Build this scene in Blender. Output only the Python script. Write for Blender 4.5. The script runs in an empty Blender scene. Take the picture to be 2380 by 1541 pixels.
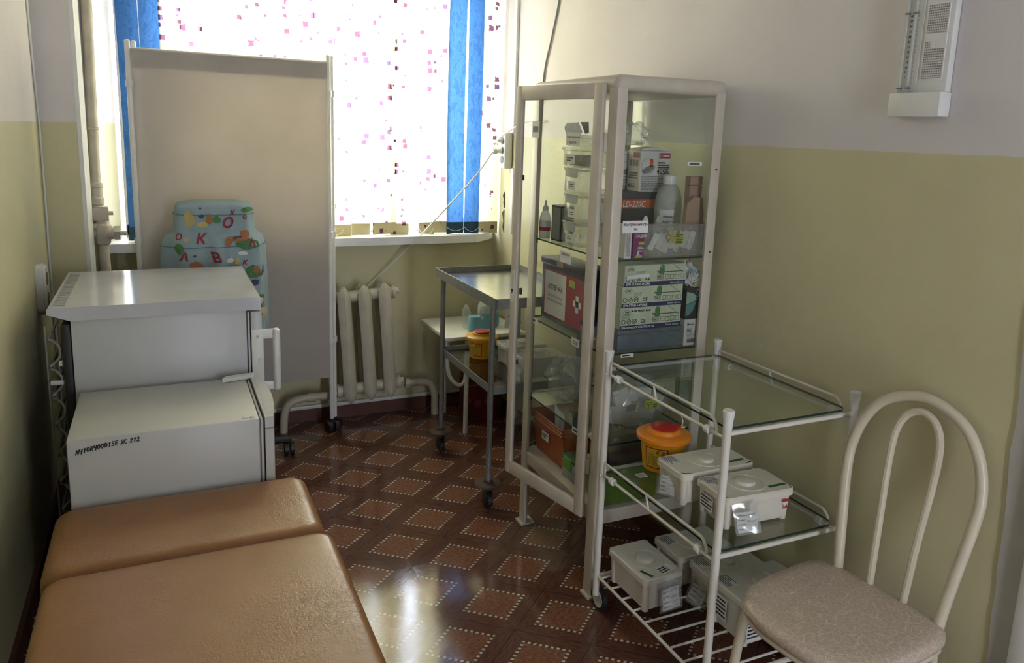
import bpy, bmesh, math, random
from mathutils import Vector, Matrix
random.seed(7)
S = bpy.context.scene
COL = S.collection

# ------------------------------------------------------------------ camera
CAM_H = 1.6
cam_d = bpy.data.cameras.new('camera'); cam = bpy.data.objects.new('camera', cam_d); COL.objects.link(cam)
YAW, PIT, ROL = 0.4303, -0.1873, 0.0328
_f = Vector((math.sin(YAW)*math.cos(PIT), math.cos(YAW)*math.cos(PIT), math.sin(PIT)))
_r = Vector((math.cos(YAW), -math.sin(YAW), 0)); _u = _r.cross(_f)
_r2 = math.cos(ROL)*_r + math.sin(ROL)*_u; _u2 = -math.sin(ROL)*_r + math.cos(ROL)*_u
cam.matrix_world = Matrix(((_r2.x, _u2.x, -_f.x, 0), (_r2.y, _u2.y, -_f.y, 0), (_r2.z, _u2.z, -_f.z, CAM_H), (0, 0, 0, 1)))
cam_d.sensor_fit = 'HORIZONTAL'; cam_d.sensor_width = 36.0
cam_d.lens = 1790/2380*36.0; cam_d.shift_x = 0.0; cam_d.shift_y = -(770.5-648)/2380
cam_d.clip_start = 0.05
S.camera = cam

# ------------------------------------------------------------------ world, light, exposure
W = bpy.data.worlds.new('overcast_sky'); S.world = W; W.use_nodes = True
_bg = W.node_tree.nodes['Background']; _bg.inputs[0].default_value = (0.83, 0.875, 1.0, 1); _bg.inputs[1].default_value = 14.0
def portal(name, loc, rot, sx, sy):
    l = bpy.data.lights.new(name, 'AREA'); l.shape = 'RECTANGLE'; l.size = sx; l.size_y = sy
    l.cycles.is_portal = True
    o = bpy.data.objects.new(name, l); COL.objects.link(o); o.location = loc; o.rotation_euler = rot
portal('rear_fill_portal', (1.05, -1.72, 1.03), (math.radians(90), 0, 0), .32, 2.05)  # sampling portal for the unseen rear gap added as a fill light source
portal('window_portal', (0.78, 4.52, 1.75), (math.radians(-90), 0, 0), 1.95, 1.5)
S.view_settings.view_transform = 'Standard'; S.view_settings.look = 'None'
S.view_settings.gamma = 1.0; S.view_settings.use_curve_mapping = False
S.view_settings.exposure = 0.64
cy = S.cycles
cy.max_bounces = 6; cy.diffuse_bounces = 3; cy.glossy_bounces = 3; cy.transmission_bounces = 6; cy.transparent_max_bounces = 16
cy.use_adaptive_sampling = True; cy.adaptive_threshold = .03
cy.caustics_reflective = False; cy.caustics_refractive = False; cy.sample_clamp_indirect = 6.0

# ------------------------------------------------------------------ mesh builder
class MB:
    def __init__(s): s.v = []; s.f = []; s.m = []
    def add(s, vs, fs, mi=0):
        o = len(s.v); s.v += [tuple(p) for p in vs]; s.f += [tuple(i+o for i in q) for q in fs]; s.m += [mi]*len(fs); return s
    def box(s, x0, x1, y0, y1, z0, z1, mi=0, side=None):
        vs = [(x0,y0,z0),(x1,y0,z0),(x1,y1,z0),(x0,y1,z0),(x0,y0,z1),(x1,y0,z1),(x1,y1,z1),(x0,y1,z1)]
        fs = [(0,3,2,1),(4,5,6,7),(0,1,5,4),(1,2,6,5),(2,3,7,6),(3,0,4,7)]
        o = len(s.v); s.v += vs
        for k, q in enumerate(fs):
            s.f.append(tuple(i+o for i in q)); s.m.append(side if (side is not None and k > 1) else mi)
        return s
    def rbox(s, x0, x1, y0, y1, z0, z1, r=.005, seg=2, mi=0):
        bm = bmesh.new(); bmesh.ops.create_cube(bm, size=1)
        for v in bm.verts: v.co = Vector(((x0+x1)/2+v.co.x*(x1-x0), (y0+y1)/2+v.co.y*(y1-y0), (z0+z1)/2+v.co.z*(z1-z0)))
        r = min(r, .49*min(x1-x0, y1-y0, z1-z0))
        bmesh.ops.bevel(bm, geom=list(bm.edges), offset=r, segments=seg, profile=.5, affect='EDGES')
        bm.verts.index_update(); s.add([v.co for v in bm.verts], [[v.index for v in f.verts] for f in bm.faces], mi); bm.free(); return s
    def cyl(s, p, q, r, r2=None, n=16, mi=0, cap=True):
        p = Vector(p); q = Vector(q); r2 = r if r2 is None else r2
        d = (q-p).normalized(); a = d.orthogonal().normalized(); b = d.cross(a)
        vs = [p+(a*math.cos(2*math.pi*k/n)+b*math.sin(2*math.pi*k/n))*r for k in range(n)] + [q+(a*math.cos(2*math.pi*k/n)+b*math.sin(2*math.pi*k/n))*r2 for k in range(n)]
        fs = [(k, (k+1) % n, n+(k+1) % n, n+k) for k in range(n)]
        if cap: fs += [tuple(range(n-1, -1, -1)), tuple(range(n, 2*n))]
        return s.add(vs, fs, mi)
    def tube(s, pts, r, n=8, sub=0, closed=False, mi=0, flat=None):
        P = [Vector(p) for p in pts]
        if sub:
            Q = []; m = len(P)
            for i in range(m if closed else m-1):
                g = (lambda k: P[k % m]) if closed else (lambda k: P[max(0, min(m-1, k))])
                a, b, c, d = g(i-1), g(i), g(i+1), g(i+2)
                for k in range(sub):
                    t = k/sub
                    Q.append(.5*((2*b)+(c-a)*t+(2*a-5*b+4*c-d)*t*t+(3*b-a-3*c+d)*t**3))
            if not closed: Q.append(P[-1])
            P = Q
        m = len(P); vs = []; nrm = None
        for i in range(m):
            if closed: t = P[(i+1) % m]-P[i-1]
            else: t = P[min(m-1, i+1)]-P[max(0, i-1)]
            t.normalize()
            if nrm is None: nrm = t.orthogonal().normalized()
            else:
                nrm = nrm-t*nrm.dot(t)
                nrm = nrm.normalized() if nrm.length > 1e-6 else t.orthogonal().normalized()
            bn = t.cross(nrm); rr = r(i/(m-1)) if callable(r) else r
            for k in range(n):
                a = 2*math.pi*k/n+math.pi/n
                vs.append(P[i]+nrm*math.cos(a)*rr+bn*math.sin(a)*rr)
        fs = []
        for i in range(m if closed else m-1):
            j = (i+1) % m
            for k in range(n): fs.append((i*n+k, i*n+(k+1) % n, j*n+(k+1) % n, j*n+k))
        if not closed: fs += [tuple(range(n-1, -1, -1)), tuple((m-1)*n+k for k in range(n))]
        return s.add(vs, fs, mi)
    def lathe(s, prof, c=(0,0,0), n=28, mi=0, sx=1, sy=1):
        vs = []; fs = []
        for r, z in prof:
            for k in range(n):
                a = 2*math.pi*k/n; vs.append((c[0]+r*sx*math.cos(a), c[1]+r*sy*math.sin(a), c[2]+z))
        for i in range(len(prof)-1):
            for k in range(n): fs.append((i*n+k, i*n+(k+1) % n, (i+1)*n+(k+1) % n, (i+1)*n+k))
        if prof[0][0] > 1e-6: fs.append(tuple(range(n-1, -1, -1)))
        if prof[-1][0] > 1e-6: fs.append(tuple((len(prof)-1)*n+k for k in range(n)))
        return s.add(vs, fs, mi)
    def prism(s, poly, axis, d0, d1, mi=0):
        # poly in the two other axes: axis 'x' -> (y,z), 'y' -> (x,z), 'z' -> (x,y)
        f = {'x': lambda a, b, d: (d, a, b), 'y': lambda a, b, d: (a, d, b), 'z': lambda a, b, d: (a, b, d)}[axis]
        n = len(poly); vs = [f(a, b, d0) for a, b in poly]+[f(a, b, d1) for a, b in poly]
        fs = [(k, (k+1) % n, n+(k+1) % n, n+k) for k in range(n)]+[tuple(range(n-1, -1, -1)), tuple(range(n, 2*n))]
        return s.add(vs, fs, mi)
    def grid(s, fn, nu, nv, mi=0, closeu=False):
        vs = [fn(i/nu, j/nv) for j in range(nv+1) for i in range(nu if closeu else nu+1)]
        w = nu if closeu else nu+1
        fs = [(j*w+i, j*w+(i+1) % w, (j+1)*w+(i+1) % w, (j+1)*w+i) for j in range(nv) for i in range(nu)]
        return s.add(vs, fs, mi)
    def ball(s, c, rx, ry, rz, nu=16, nv=10, mi=0, fn=None):
        vs = [(c[0], c[1], c[2]-rz)]; fs = []
        for j in range(1, nv):
            ph = -math.pi/2+math.pi*j/nv
            for i in range(nu):
                th = 2*math.pi*i/nu; k = fn(th, ph) if fn else 1
                vs.append((c[0]+rx*k*math.cos(ph)*math.cos(th), c[1]+ry*k*math.cos(ph)*math.sin(th), c[2]+rz*k*math.sin(ph)))
        vs.append((c[0], c[1], c[2]+rz)); T = len(vs)-1
        for i in range(nu):
            fs.append((0, 1+(i+1) % nu, 1+i)); fs.append((T, 1+(nv-2)*nu+i, 1+(nv-2)*nu+(i+1) % nu))
        for j in range(nv-2):
            for i in range(nu): fs.append((1+j*nu+i, 1+j*nu+(i+1) % nu, 1+(j+1)*nu+(i+1) % nu, 1+(j+1)*nu+i))
        return s.add(vs, fs, mi)
    def quad(s, org, xd, yd, x0, x1, y0, y1, mi=0):
        o, a, b = Vector(org), Vector(xd), Vector(yd)
        return s.add([o+a*x0+b*y0, o+a*x1+b*y0, o+a*x1+b*y1, o+a*x0+b*y1], [(0,1,2,3)], mi)
    def poly(s, org, xd, yd, pts, mi=0):
        o, a, b = Vector(org), Vector(xd), Vector(yd)
        return s.add([o+a*x+b*y for x, y in pts], [tuple(range(len(pts)))], mi)
    def ring(s, org, xd, yd, cx, cy_, r, w, n=24, mi=0, sy=1.0):
        o, a, b = Vector(org), Vector(xd), Vector(yd); vs = []
        for k in range(n):
            t = 2*math.pi*k/n
            for q in (r-w, r): vs.append(o+a*(cx+q*math.cos(t))+b*(cy_+q*sy*math.sin(t)))
        return s.add(vs, [(2*k, 2*k+1, 2*((k+1) % n)+1, 2*((k+1) % n)) for k in range(n)], mi)
    def line(s, org, xd, yd, x0, y0, x1, y1, w, mi=0):
        d = Vector((x1-x0, y1-y0)); n = Vector((-d.y, d.x)).normalized()*w/2
        return s.poly(org, xd, yd, [(x0-n.x, y0-n.y), (x1-n.x, y1-n.y), (x1+n.x, y1+n.y), (x0+n.x, y0+n.y)], mi)
    def text(s, txt, size, org, xd, yd, x=0, y=0, align='L', mi=0, bold=0, sx=1.0, shear=0):
        V, F, w = text_geo(txt, bold)
        off = {'L': 0, 'C': -w*size*sx/2, 'R': -w*size*sx}[align]
        o, a, b = Vector(org), Vector(xd), Vector(yd)
        return s.add([o+a*(x+off+(p[0]+shear*p[1])*size*sx)+b*(y+p[1]*size) for p in V], F, mi)
    def bars(s, org, xd, yd, x0, x1, y0, y1, rows, fill=.5, seed=1, mi=0):
        rng = random.Random(seed); h = (y1-y0)/rows
        for k in range(rows):
            x = x0; yb = y1-(k+1)*h+h*(1-fill)/2; end = x1-(x1-x0)*rng.choice((0, .05, .2, .35))
            while x < end:
                w = min(rng.uniform(.04, .13)*(x1-x0), end-x); s.quad(org, xd, yd, x, x+w*.88, yb, yb+h*fill, mi); x += w
        return s
    def xf(s, M):
        s.v = [tuple(M @ Vector(p)) for p in s.v]; return s
    def merge(s, o):
        n = len(s.v); s.v += o.v; s.f += [tuple(i+n for i in q) for q in o.f]; s.m += o.m; return s

_tc = {}
def text_geo(txt, bold=0):
    k = (txt, bold)
    if k not in _tc:
        cu = bpy.data.curves.new('t', 'FONT'); cu.body = txt; cu.size = 1.0; cu.resolution_u = 2; cu.offset = bold
        o = bpy.data.objects.new('t', cu); me = bpy.data.meshes.new_from_object(o)
        V = [(v.co.x, v.co.y) for v in me.vertices]; F = [tuple(p.vertices) for p in me.polygons]
        w = max([p[0] for p in V] or [0])
        bpy.data.meshes.remove(me); bpy.data.objects.remove(o); bpy.data.curves.remove(cu); _tc[k] = (V, F, w)
    return _tc[k]

def mesh_of(name, mb, mats, smooth=35, off=None):
    me = bpy.data.meshes.new(name)
    vs = mb.v if off is None else [(p[0]-off[0], p[1]-off[1], p[2]-off[2]) for p in mb.v]
    me.from_pydata(vs, [], mb.f)
    for m in (mats if isinstance(mats, (list, tuple)) else [mats]): me.materials.append(m)
    if len(me.materials) > 1: me.polygons.foreach_set('material_index', mb.m)
    me.validate(); me.update()
    if smooth:
        me.shade_smooth(); me.set_sharp_from_angle(angle=math.radians(smooth))
    return me
class Thing:
    def __init__(s, name, label, cat, loc=(0,0,0), rz=0, group=None, kind=None, world=True, ry=0):
        o = bpy.data.objects.new(name, None); COL.objects.link(o); o.empty_display_size = .05
        o.location = loc; o.rotation_euler = (0, ry, rz); s.o = o; s.loc = loc; s.world = world
        if label: o['label'] = label
        if cat: o['category'] = cat
        if group: o['group'] = group
        if kind: o['kind'] = kind
    def part(s, name, mb, mat, parent=None, smooth=35, label=None, kind=None):
        me = mesh_of(name, mb, mat, smooth, s.loc if s.world else None)
        o = bpy.data.objects.new(name, me); COL.objects.link(o); o.parent = parent or s.o
        if label: o['label'] = label
        if kind: o['kind'] = kind
        return o
def one(name, mb, mat, label=None, cat=None, group=None, kind=None, smooth=35, base=None):
    if base is None:
        xs = [p[0] for p in mb.v]; ys = [p[1] for p in mb.v]; zs = [p[2] for p in mb.v]
        base = ((min(xs)+max(xs))/2, (min(ys)+max(ys))/2, min(zs))
    me = mesh_of(name, mb, mat, smooth, base)
    o = bpy.data.objects.new(name, me); COL.objects.link(o); o.location = base
    if label: o['label'] = label
    if cat: o['category'] = cat
    if group: o['group'] = group
    if kind: o['kind'] = kind
    return o
def child(o, name, mb, mat, smooth=35, label=None):
    me = mesh_of(name, mb, mat, smooth, tuple(o.location) if o.parent is None else (0,0,0))
    c = bpy.data.objects.new(name, me); COL.objects.link(c); c.parent = o
    if label: c['label'] = label
    return c

# ------------------------------------------------------------------ materials
class X:   # small expression helper for shader maths
    def __init__(s, nt, sock): s.nt = nt; s.k = sock
    def _m(s, op, *a):
        n = s.nt.nodes.new('ShaderNodeMath'); n.operation = op
        for i, v in enumerate((s,)+a):
            if isinstance(v, X): s.nt.links.new(v.k, n.inputs[i])
            else: n.inputs[i].default_value = v
        return X(s.nt, n.outputs[0])
    def __add__(s, o): return s._m('ADD', o)
    def __sub__(s, o): return s._m('SUBTRACT', o)
    def __mul__(s, o): return s._m('MULTIPLY', o)
    def __truediv__(s, o): return s._m('DIVIDE', o)
    def lt(s, o): return s._m('LESS_THAN', o)
    def gt(s, o): return s._m('GREATER_THAN', o)
    def abs(s): return s._m('ABSOLUTE')
    def fract(s): return s._m('FRACT')
    def floor(s): return s._m('FLOOR')
    def max(s, o): return s._m('MAXIMUM', o)
    def min(s, o): return s._m('MINIMUM', o)
def NT(name):
    m = bpy.data.materials.new(name); m.use_nodes = True; nt = m.node_tree
    return m, nt, nt.nodes['Principled BSDF']
def pos(nt, kind='Object'):
    if kind == 'World': k = nt.nodes.new('ShaderNodeNewGeometry').outputs['Position']
    else: k = nt.nodes.new('ShaderNodeTexCoord').outputs[kind]
    sp = nt.nodes.new('ShaderNodeSeparateXYZ'); nt.links.new(k, sp.inputs[0])
    return k, [X(nt, sp.outputs[i]) for i in range(3)]
def comb(nt, x, y, z):
    n = nt.nodes.new('ShaderNodeCombineXYZ')
    for i, v in enumerate((x, y, z)):
        if isinstance(v, X): nt.links.new(v.k, n.inputs[i])
        else: n.inputs[i].default_value = v
    return n.outputs[0]
def noise(nt, vec, scale, detail=4, rough=.55, dist=0):
    n = nt.nodes.new('ShaderNodeTexNoise'); n.inputs['Scale'].default_value = scale; n.inputs['Detail'].default_value = detail
    n.inputs['Roughness'].default_value = rough; n.inputs['Distortion'].default_value = dist
    if vec is not None: nt.links.new(vec, n.inputs['Vector'])
    return X(nt, n.outputs['Fac'])
def voro(nt, vec, scale, feature='F1', out='Distance', rnd=1.0):
    n = nt.nodes.new('ShaderNodeTexVoronoi'); n.feature = feature; n.inputs['Scale'].default_value = scale; n.inputs['Randomness'].default_value = rnd
    if vec is not None: nt.links.new(vec, n.inputs['Vector'])
    return n.outputs[out], n
def ramp(nt, fac, stops, interp='LINEAR'):
    n = nt.nodes.new('ShaderNodeValToRGB'); cr = n.color_ramp; cr.interpolation = interp
    while len(cr.elements) < len(stops): cr.elements.new(.5)
    for e, (p, c) in zip(cr.elements, stops):
        e.position = p; e.color = (*c, 1) if len(c) == 3 else c
    nt.links.new(fac.k if isinstance(fac, X) else fac, n.inputs[0]); return n.outputs[0]
def mixc(nt, fac, a, b):
    n = nt.nodes.new('ShaderNodeMix'); n.data_type = 'RGBA'
    for s_, v in ((n.inputs[0], fac), (n.inputs[6], a), (n.inputs[7], b)):
        if isinstance(v, X): nt.links.new(v.k, s_)
        elif isinstance(v, bpy.types.NodeSocket): nt.links.new(v, s_)
        elif isinstance(v, (int, float)): s_.default_value = v
        else: s_.default_value = (*v, 1)
    return n.outputs[2]
def bump(nt, b, h, strength=.2, dist=.01):
    n = nt.nodes.new('ShaderNodeBump'); n.inputs['Strength'].default_value = strength; n.inputs['Distance'].default_value = dist
    nt.links.new(h.k if isinstance(h, X) else h, n.inputs['Height']); nt.links.new(n.outputs[0], b.inputs['Normal'])
def pm(name, col, rough=.5, metal=0.0, var=.06, vs=9.0, bs=0, bscale=80, spec=.5, coat=0):
    m, nt, b = NT(name)
    b.inputs['Roughness'].default_value = rough; b.inputs['Metallic'].default_value = metal; b.inputs['Specular IOR Level'].default_value = spec
    b.inputs['Coat Weight'].default_value = coat
    k, _ = pos(nt)
    c2 = tuple(min(1, x*(1+var)) for x in col); c1 = tuple(x*(1-var) for x in col)
    nt.links.new(ramp(nt, noise(nt, k, vs, 3), [(.3, c1), (.7, c2)]), b.inputs['Base Color'])
    if bs: bump(nt, b, noise(nt, k, bscale, 3), bs, .002)
    return m
def glass(name, tint=(.93,.97,.95), refl=1.0, haze=0.0, hcol=(.8,.8,.8), rough=.0):
    m, nt, b = NT(name); nt.nodes.remove(b); out = nt.nodes['Material Output']
    tr = nt.nodes.new('ShaderNodeBsdfTransparent'); tr.inputs[0].default_value = (*tint, 1)
    gl = nt.nodes.new('ShaderNodeBsdfGlossy'); gl.inputs['Roughness'].default_value = rough; gl.inputs[0].default_value = (1,1,1,1)
    ge = nt.nodes.new('ShaderNodeNewGeometry'); dp_ = nt.nodes.new('ShaderNodeVectorMath'); dp_.operation = 'DOT_PRODUCT'
    nt.links.new(ge.outputs['Normal'], dp_.inputs[0]); nt.links.new(ge.outputs['Incoming'], dp_.inputs[1])
    g1 = X(nt, dp_.outputs['Value']).abs()*-1+1
    f = (g1._m('POWER', 5.0)*.96+.035)*refl
    mx = nt.nodes.new('ShaderNodeMixShader'); nt.links.new(f.k, mx.inputs[0]); nt.links.new(tr.outputs[0], mx.inputs[1]); nt.links.new(gl.outputs[0], mx.inputs[2])
    last = mx
    if haze:
        df = nt.nodes.new('ShaderNodeBsdfDiffuse'); df.inputs[0].default_value = (*hcol, 1)
        tl = nt.nodes.new('ShaderNodeBsdfTranslucent'); tl.inputs[0].default_value = (*hcol, 1)
        a = nt.nodes.new('ShaderNodeMixShader'); a.inputs[0].default_value = .4; nt.links.new(df.outputs[0], a.inputs[1]); nt.links.new(tl.outputs[0], a.inputs[2])
        q = nt.nodes.new('ShaderNodeMixShader'); k, _ = pos(nt)
        hz = noise(nt, k, 30, 3)*(haze*.5)+haze*.75
        nt.links.new(hz.k, q.inputs[0]); nt.links.new(mx.outputs[0], q.inputs[1]); nt.links.new(a.outputs[0], q.inputs[2]); last = q
    nt.links.new(last.outputs[0], out.inputs[0]); return m
def fabric(name, colsock_fn, trans=.5, tcol=None, rough=.9):
    m, nt, b = NT(name); nt.nodes.remove(b); out = nt.nodes['Material Output']
    c = colsock_fn(nt)
    df = nt.nodes.new('ShaderNodeBsdfDiffuse'); tl = nt.nodes.new('ShaderNodeBsdfTranslucent')
    nt.links.new(c, df.inputs[0]); nt.links.new(c, tl.inputs[0])
    mx = nt.nodes.new('ShaderNodeMixShader'); mx.inputs[0].default_value = trans
    nt.links.new(df.outputs[0], mx.inputs[1]); nt.links.new(tl.outputs[0], mx.inputs[2]); nt.links.new(mx.outputs[0], out.inputs[0]); return m

PAINT_Z = 1.583
def wall_mat():
    m, nt, b = NT('two_tone_wall_paint'); k, (x, y, z) = pos(nt, 'World')
    edge = (z + noise(nt, k, 14, 2)*.006).gt(PAINT_Z+.003)
    n1 = noise(nt, k, 2.2, 4); n2 = noise(nt, k, 60, 3)
    up = ramp(nt, n1, [(.3, (.72,.68,.68)), (.7, (.78,.74,.74))]); lo = ramp(nt, n1, [(.3, (.62,.58,.36)), (.7, (.68,.64,.41))])
    nt.links.new(mixc(nt, edge, lo, up), b.inputs['Base Color'])
    r = edge*.35+.42; nt.links.new(r.k, b.inputs['Roughness'])
    bump(nt, b, n2*.5+noise(nt, k, 7, 2)*2, .25, .006); return m
def floor_mat():
    m, nt, b = NT('printed_linoleum'); k, (x, y, z) = pos(nt, 'World')
    xx = x-.959; yy = y-3.005
    a = (xx+yy*.03)/.189; c = (yy-xx*.022)/.161
    s = (a+c)*.5; t = (a-c)*.5
    fs = s.fract()-.5; ft = t.fract()-.5; A = fs.abs(); B = ft.abs(); mm = A.max(B)
    horiz = A.gt(B)
    inv = horiz*-1+1
    along = ft*horiz+fs*inv; across = fs*horiz+ft*inv
    dots = mm.gt(.277)*mm.lt(.316)*(((along*13.2+.25).fract()).lt(.5))
    grain = noise(nt, comb(nt, across*60, along*5+s.floor()*3.1+t.floor()*1.7, horiz*7), 1.0, 5, .6)
    wood = ramp(nt, grain, [(.25, (.065,.027,.019)), (.5, (.120,.052,.036)), (.75, (.17,.082,.058))])
    mott = noise(nt, comb(nt, s*1.0, t*1.0, 0.0), 22, 6, .7)
    ins = ramp(nt, mott, [(.3, (.11,.042,.026)), (.5, (.20,.085,.048)), (.7, (.30,.15,.09))])
    col = mixc(nt, mm.lt(.312), wood, ins)
    band = mm.gt(.274)*mm.lt(.319); col = mixc(nt, band*.8, col, (.10,.042,.028))
    ln = mm.gt(.4935).max((A-B).abs().lt(.006)*mm.gt(.316)); col = mixc(nt, ln*.7, col, (.03,.012,.008))
    w2 = noise(nt, k, 40, 2)
    col = mixc(nt, dots, col, ramp(nt, w2, [(.3, (.42,.37,.31)), (.7, (.62,.57,.50))]))
    nt.links.new(col, b.inputs['Base Color'])
    rr = noise(nt, k, 5, 4)*.10+.05; nt.links.new(rr.k, b.inputs['Roughness'])
    bump(nt, b, grain*.4+noise(nt, k, 7, 2)*.8, .10, .003); return m
def leather_mat():
    m, nt, b = NT('tan_leatherette'); k, _ = pos(nt)
    n = nt.nodes.new('ShaderNodeMapping'); nt.links.new(k, n.inputs[0]); n.inputs['Scale'].default_value = (1, .8, 1)
    d = noise(nt, n.outputs[0], 5, 3); big = ramp(nt, d, [(.40, (.12,.12,.12)), (.70, (1,1,1))])
    cr = noise(nt, n.outputs[0], 70, 3, .6, 1.8); fine = noise(nt, k, 260, 2)
    nt.links.new(ramp(nt, noise(nt, k, 6, 4), [(.3, (.285,.130,.044)), (.7, (.345,.162,.058))]), b.inputs['Base Color'])
    b.inputs['Roughness'].default_value = .33; b.inputs['Specular IOR Level'].default_value = .5
    h = X(nt, nt.nodes.new('ShaderNodeMath').outputs[0])
    mul = h.k.node; mul.operation = 'MULTIPLY'; nt.links.new(cr.k, mul.inputs[0]); nt.links.new(big, mul.inputs[1])
    bump(nt, b, h*1.6+fine*.12, .40, .003); return m
def seat_mat():
    m, nt, b = NT('beige_marbled_vinyl'); k, _ = pos(nt)
    w = nt.nodes.new('ShaderNodeVectorMath'); w.operation = 'ADD'
    nz = nt.nodes.new('ShaderNodeTexNoise'); nz.inputs['Scale'].default_value = 9; nt.links.new(k, nz.inputs['Vector'])
    sc = nt.nodes.new('ShaderNodeVectorMath'); sc.operation = 'SCALE'; sc.inputs['Scale'].default_value = .12
    nt.links.new(nz.outputs['Color'], sc.inputs[0]); nt.links.new(k, w.inputs[0]); nt.links.new(sc.outputs[0], w.inputs[1])
    d1, _ = voro(nt, w.outputs[0], 11, 'DISTANCE_TO_EDGE'); d2, _ = voro(nt, w.outputs[0], 60, 'DISTANCE_TO_EDGE')
    l1 = X(nt, d1).lt(.0055)*noise(nt, k, 12, 2).gt(.5); l2 = X(nt, d2).lt(.045)*.45
    base = ramp(nt, noise(nt, k, 120, 4, .7), [(.3, (.46,.36,.285)), (.7, (.60,.495,.40))])
    nt.links.new(mixc(nt, l1.max(l2), base, (.78,.69,.57)), b.inputs['Base Color']); b.inputs['Roughness'].default_value = .40
    bump(nt, b, l2, .1, .001); return m
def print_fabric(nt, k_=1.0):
    k, (x, y, z) = pos(nt, 'World')
    v = comb(nt, x*1.0, 0.0, z*1.0)
    d, n = voro(nt, v, 23, 'F1', 'Distance', 1.0); n.distance = 'CHEBYCHEV'; cl = n.outputs['Color']
    sp = nt.nodes.new('ShaderNodeSeparateColor'); nt.links.new(cl, sp.inputs[0]); r1 = X(nt, sp.outputs[0]); r2 = X(nt, sp.outputs[1])
    wob = noise(nt, v, 70, 2)*.28
    inside = (X(nt, d)+wob).lt(r1*.36+.10)*r1.gt(.33)
    mcol = ramp(nt, r2, [(0, (.15,.06,.09)), (.22, (.125,.07,.15)), (.5, (.22,.20,.24)), (.66, (.26,.23,.16)), (.82, (.14,.075,.14))], 'CONSTANT')
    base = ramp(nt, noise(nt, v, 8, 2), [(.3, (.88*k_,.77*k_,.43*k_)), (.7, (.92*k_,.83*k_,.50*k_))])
    return mixc(nt, inside, base, mcol)
def blue_fabric(nt):
    k, (x, y, z) = pos(nt, 'World')
    v = comb(nt, x*3.0, 0.0, z*1.1)
    return ramp(nt, noise(nt, v, 16, 3, .6, 1.2), [(.42, (.028,.080,.185)), (.5, (.040,.112,.25)), (.6, (.033,.095,.215))])
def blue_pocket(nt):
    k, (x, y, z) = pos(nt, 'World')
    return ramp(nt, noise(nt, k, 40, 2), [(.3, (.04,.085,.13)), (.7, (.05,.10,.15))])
def screen_cloth(nt):
    k, (x, y, z) = pos(nt)
    return ramp(nt, noise(nt, k, 5, 3), [(.3, (.56,.52,.49)), (.7, (.60,.56,.53))])
M = {}
M['wall'] = wall_mat(); M['floor'] = floor_mat(); M['leather'] = leather_mat(); M['seat'] = seat_mat()
M['ceil'] = pm('white_ceiling', (.75,.75,.75), .9)
M['white_trim'] = pm('white_gloss_paint', (.80,.80,.78), .35)
M['grey_wall'] = pm('grey_plaster', (.50,.49,.46), .8, bs=.2)
M['brown_board'] = pm('brown_baseboard_paint', (.12,.045,.028), .5, var=.2)
M['sill'] = pm('white_sill', (.80,.82,.86), .4)
M['rad'] = pm('cream_radiator_enamel', (.60,.56,.46), .38, var=.08, vs=14, bs=.25, bscale=30)
M['pipe'] = pm('cream_pipe_enamel', (.55,.50,.40), .42, var=.10, vs=18, bs=.4, bscale=45)
M['cab'] = pm('ivory_metal_enamel', (.62,.565,.47), .38, var=.07, vs=10, bs=.1, bscale=25)
M['rackw'] = pm('white_rack_enamel', (.74,.71,.64), .32)
M['chairm'] = pm('cream_tube_enamel', (.66,.60,.46), .33)
M['steel'] = pm('brushed_steel', (.42,.42,.41), .22, 1.0, var=.1, vs=30)
M['steelside'] = pm('grey_steel_rim', (.24,.25,.25), .5, .4, var=.1, vs=30)
M['fridge'] = pm('white_fridge_enamel', (.56,.57,.58), .38, var=.02, bs=.05, bscale=200)
M['fridge2'] = pm('warm_white_fridge_enamel', (.56,.56,.54), .40, var=.02, bs=.08, bscale=220)
M['fridgetop'] = pm('glossy_laminate_top', (.58,.59,.63), .12, var=.05, vs=6)
M['gasket'] = pm('grey_gasket', (.22,.22,.21), .6)
M['black'] = pm('black_plastic', (.018,.018,.018), .5)
M['dark'] = pm('dark_rubber', (.03,.028,.026), .6)
M['discbrown'] = pm('brown_bumper_disc', (.06,.035,.025), .5)
M['whitepl'] = pm('white_plastic', (.78,.78,.75), .4)
M['creampl'] = pm('cream_plastic', (.74,.70,.60), .42, var=.04)
M['greypl'] = pm('grey_white_plastic', (.70,.68,.62), .42, var=.04)
M['paper'] = pm('white_paper', (.80,.79,.78), .8)
M['ink'] = pm('black_ink', (.012,.012,.012), .6)
M['greyink'] = pm('grey_ink', (.25,.25,.25), .7)
M['brass'] = pm('worn_brass', (.30,.22,.12), .45, .7)
M['chrome'] = pm('chrome', (.6,.6,.6), .25, .9)
M['yellow'] = pm('yellow_plastic', (.82,.42,.012), .4, var=.04)
M['orange'] = pm('orange_plastic', (.85,.27,.015), .4, var=.04)
M['red'] = pm('red_plastic', (.52,.012,.012), .4)
M['redink'] = pm('dark_red_ink', (.40,.015,.04), .6)
M['ylabel'] = pm('yellow_label', (.80,.52,.04), .5)
M['obasket'] = pm('orange_basket_plastic', (.48,.12,.02), .5)
M['green'] = pm('green_plastic', (.10,.20,.010), .35)
M['greenink'] = pm('green_ink', (.02,.13,.04), .6)
M['greenclip'] = pm('green_clip', (.12,.40,.05), .4)
M['navy'] = pm('navy_print', (.015,.018,.09), .6)
M['kit'] = pm('navy_vinyl', (.018,.022,.035), .4, bs=.3, bscale=40)
M['kitred'] = pm('red_print', (.30,.012,.02), .6)
M['palegreen'] = pm('pale_green_card', (.55,.60,.44), .6, var=.10, vs=25)
M['card'] = pm('white_card', (.70,.69,.66), .65)
M['pinkcard'] = pm('pink_brown_card', (.42,.27,.21), .8)
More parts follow.
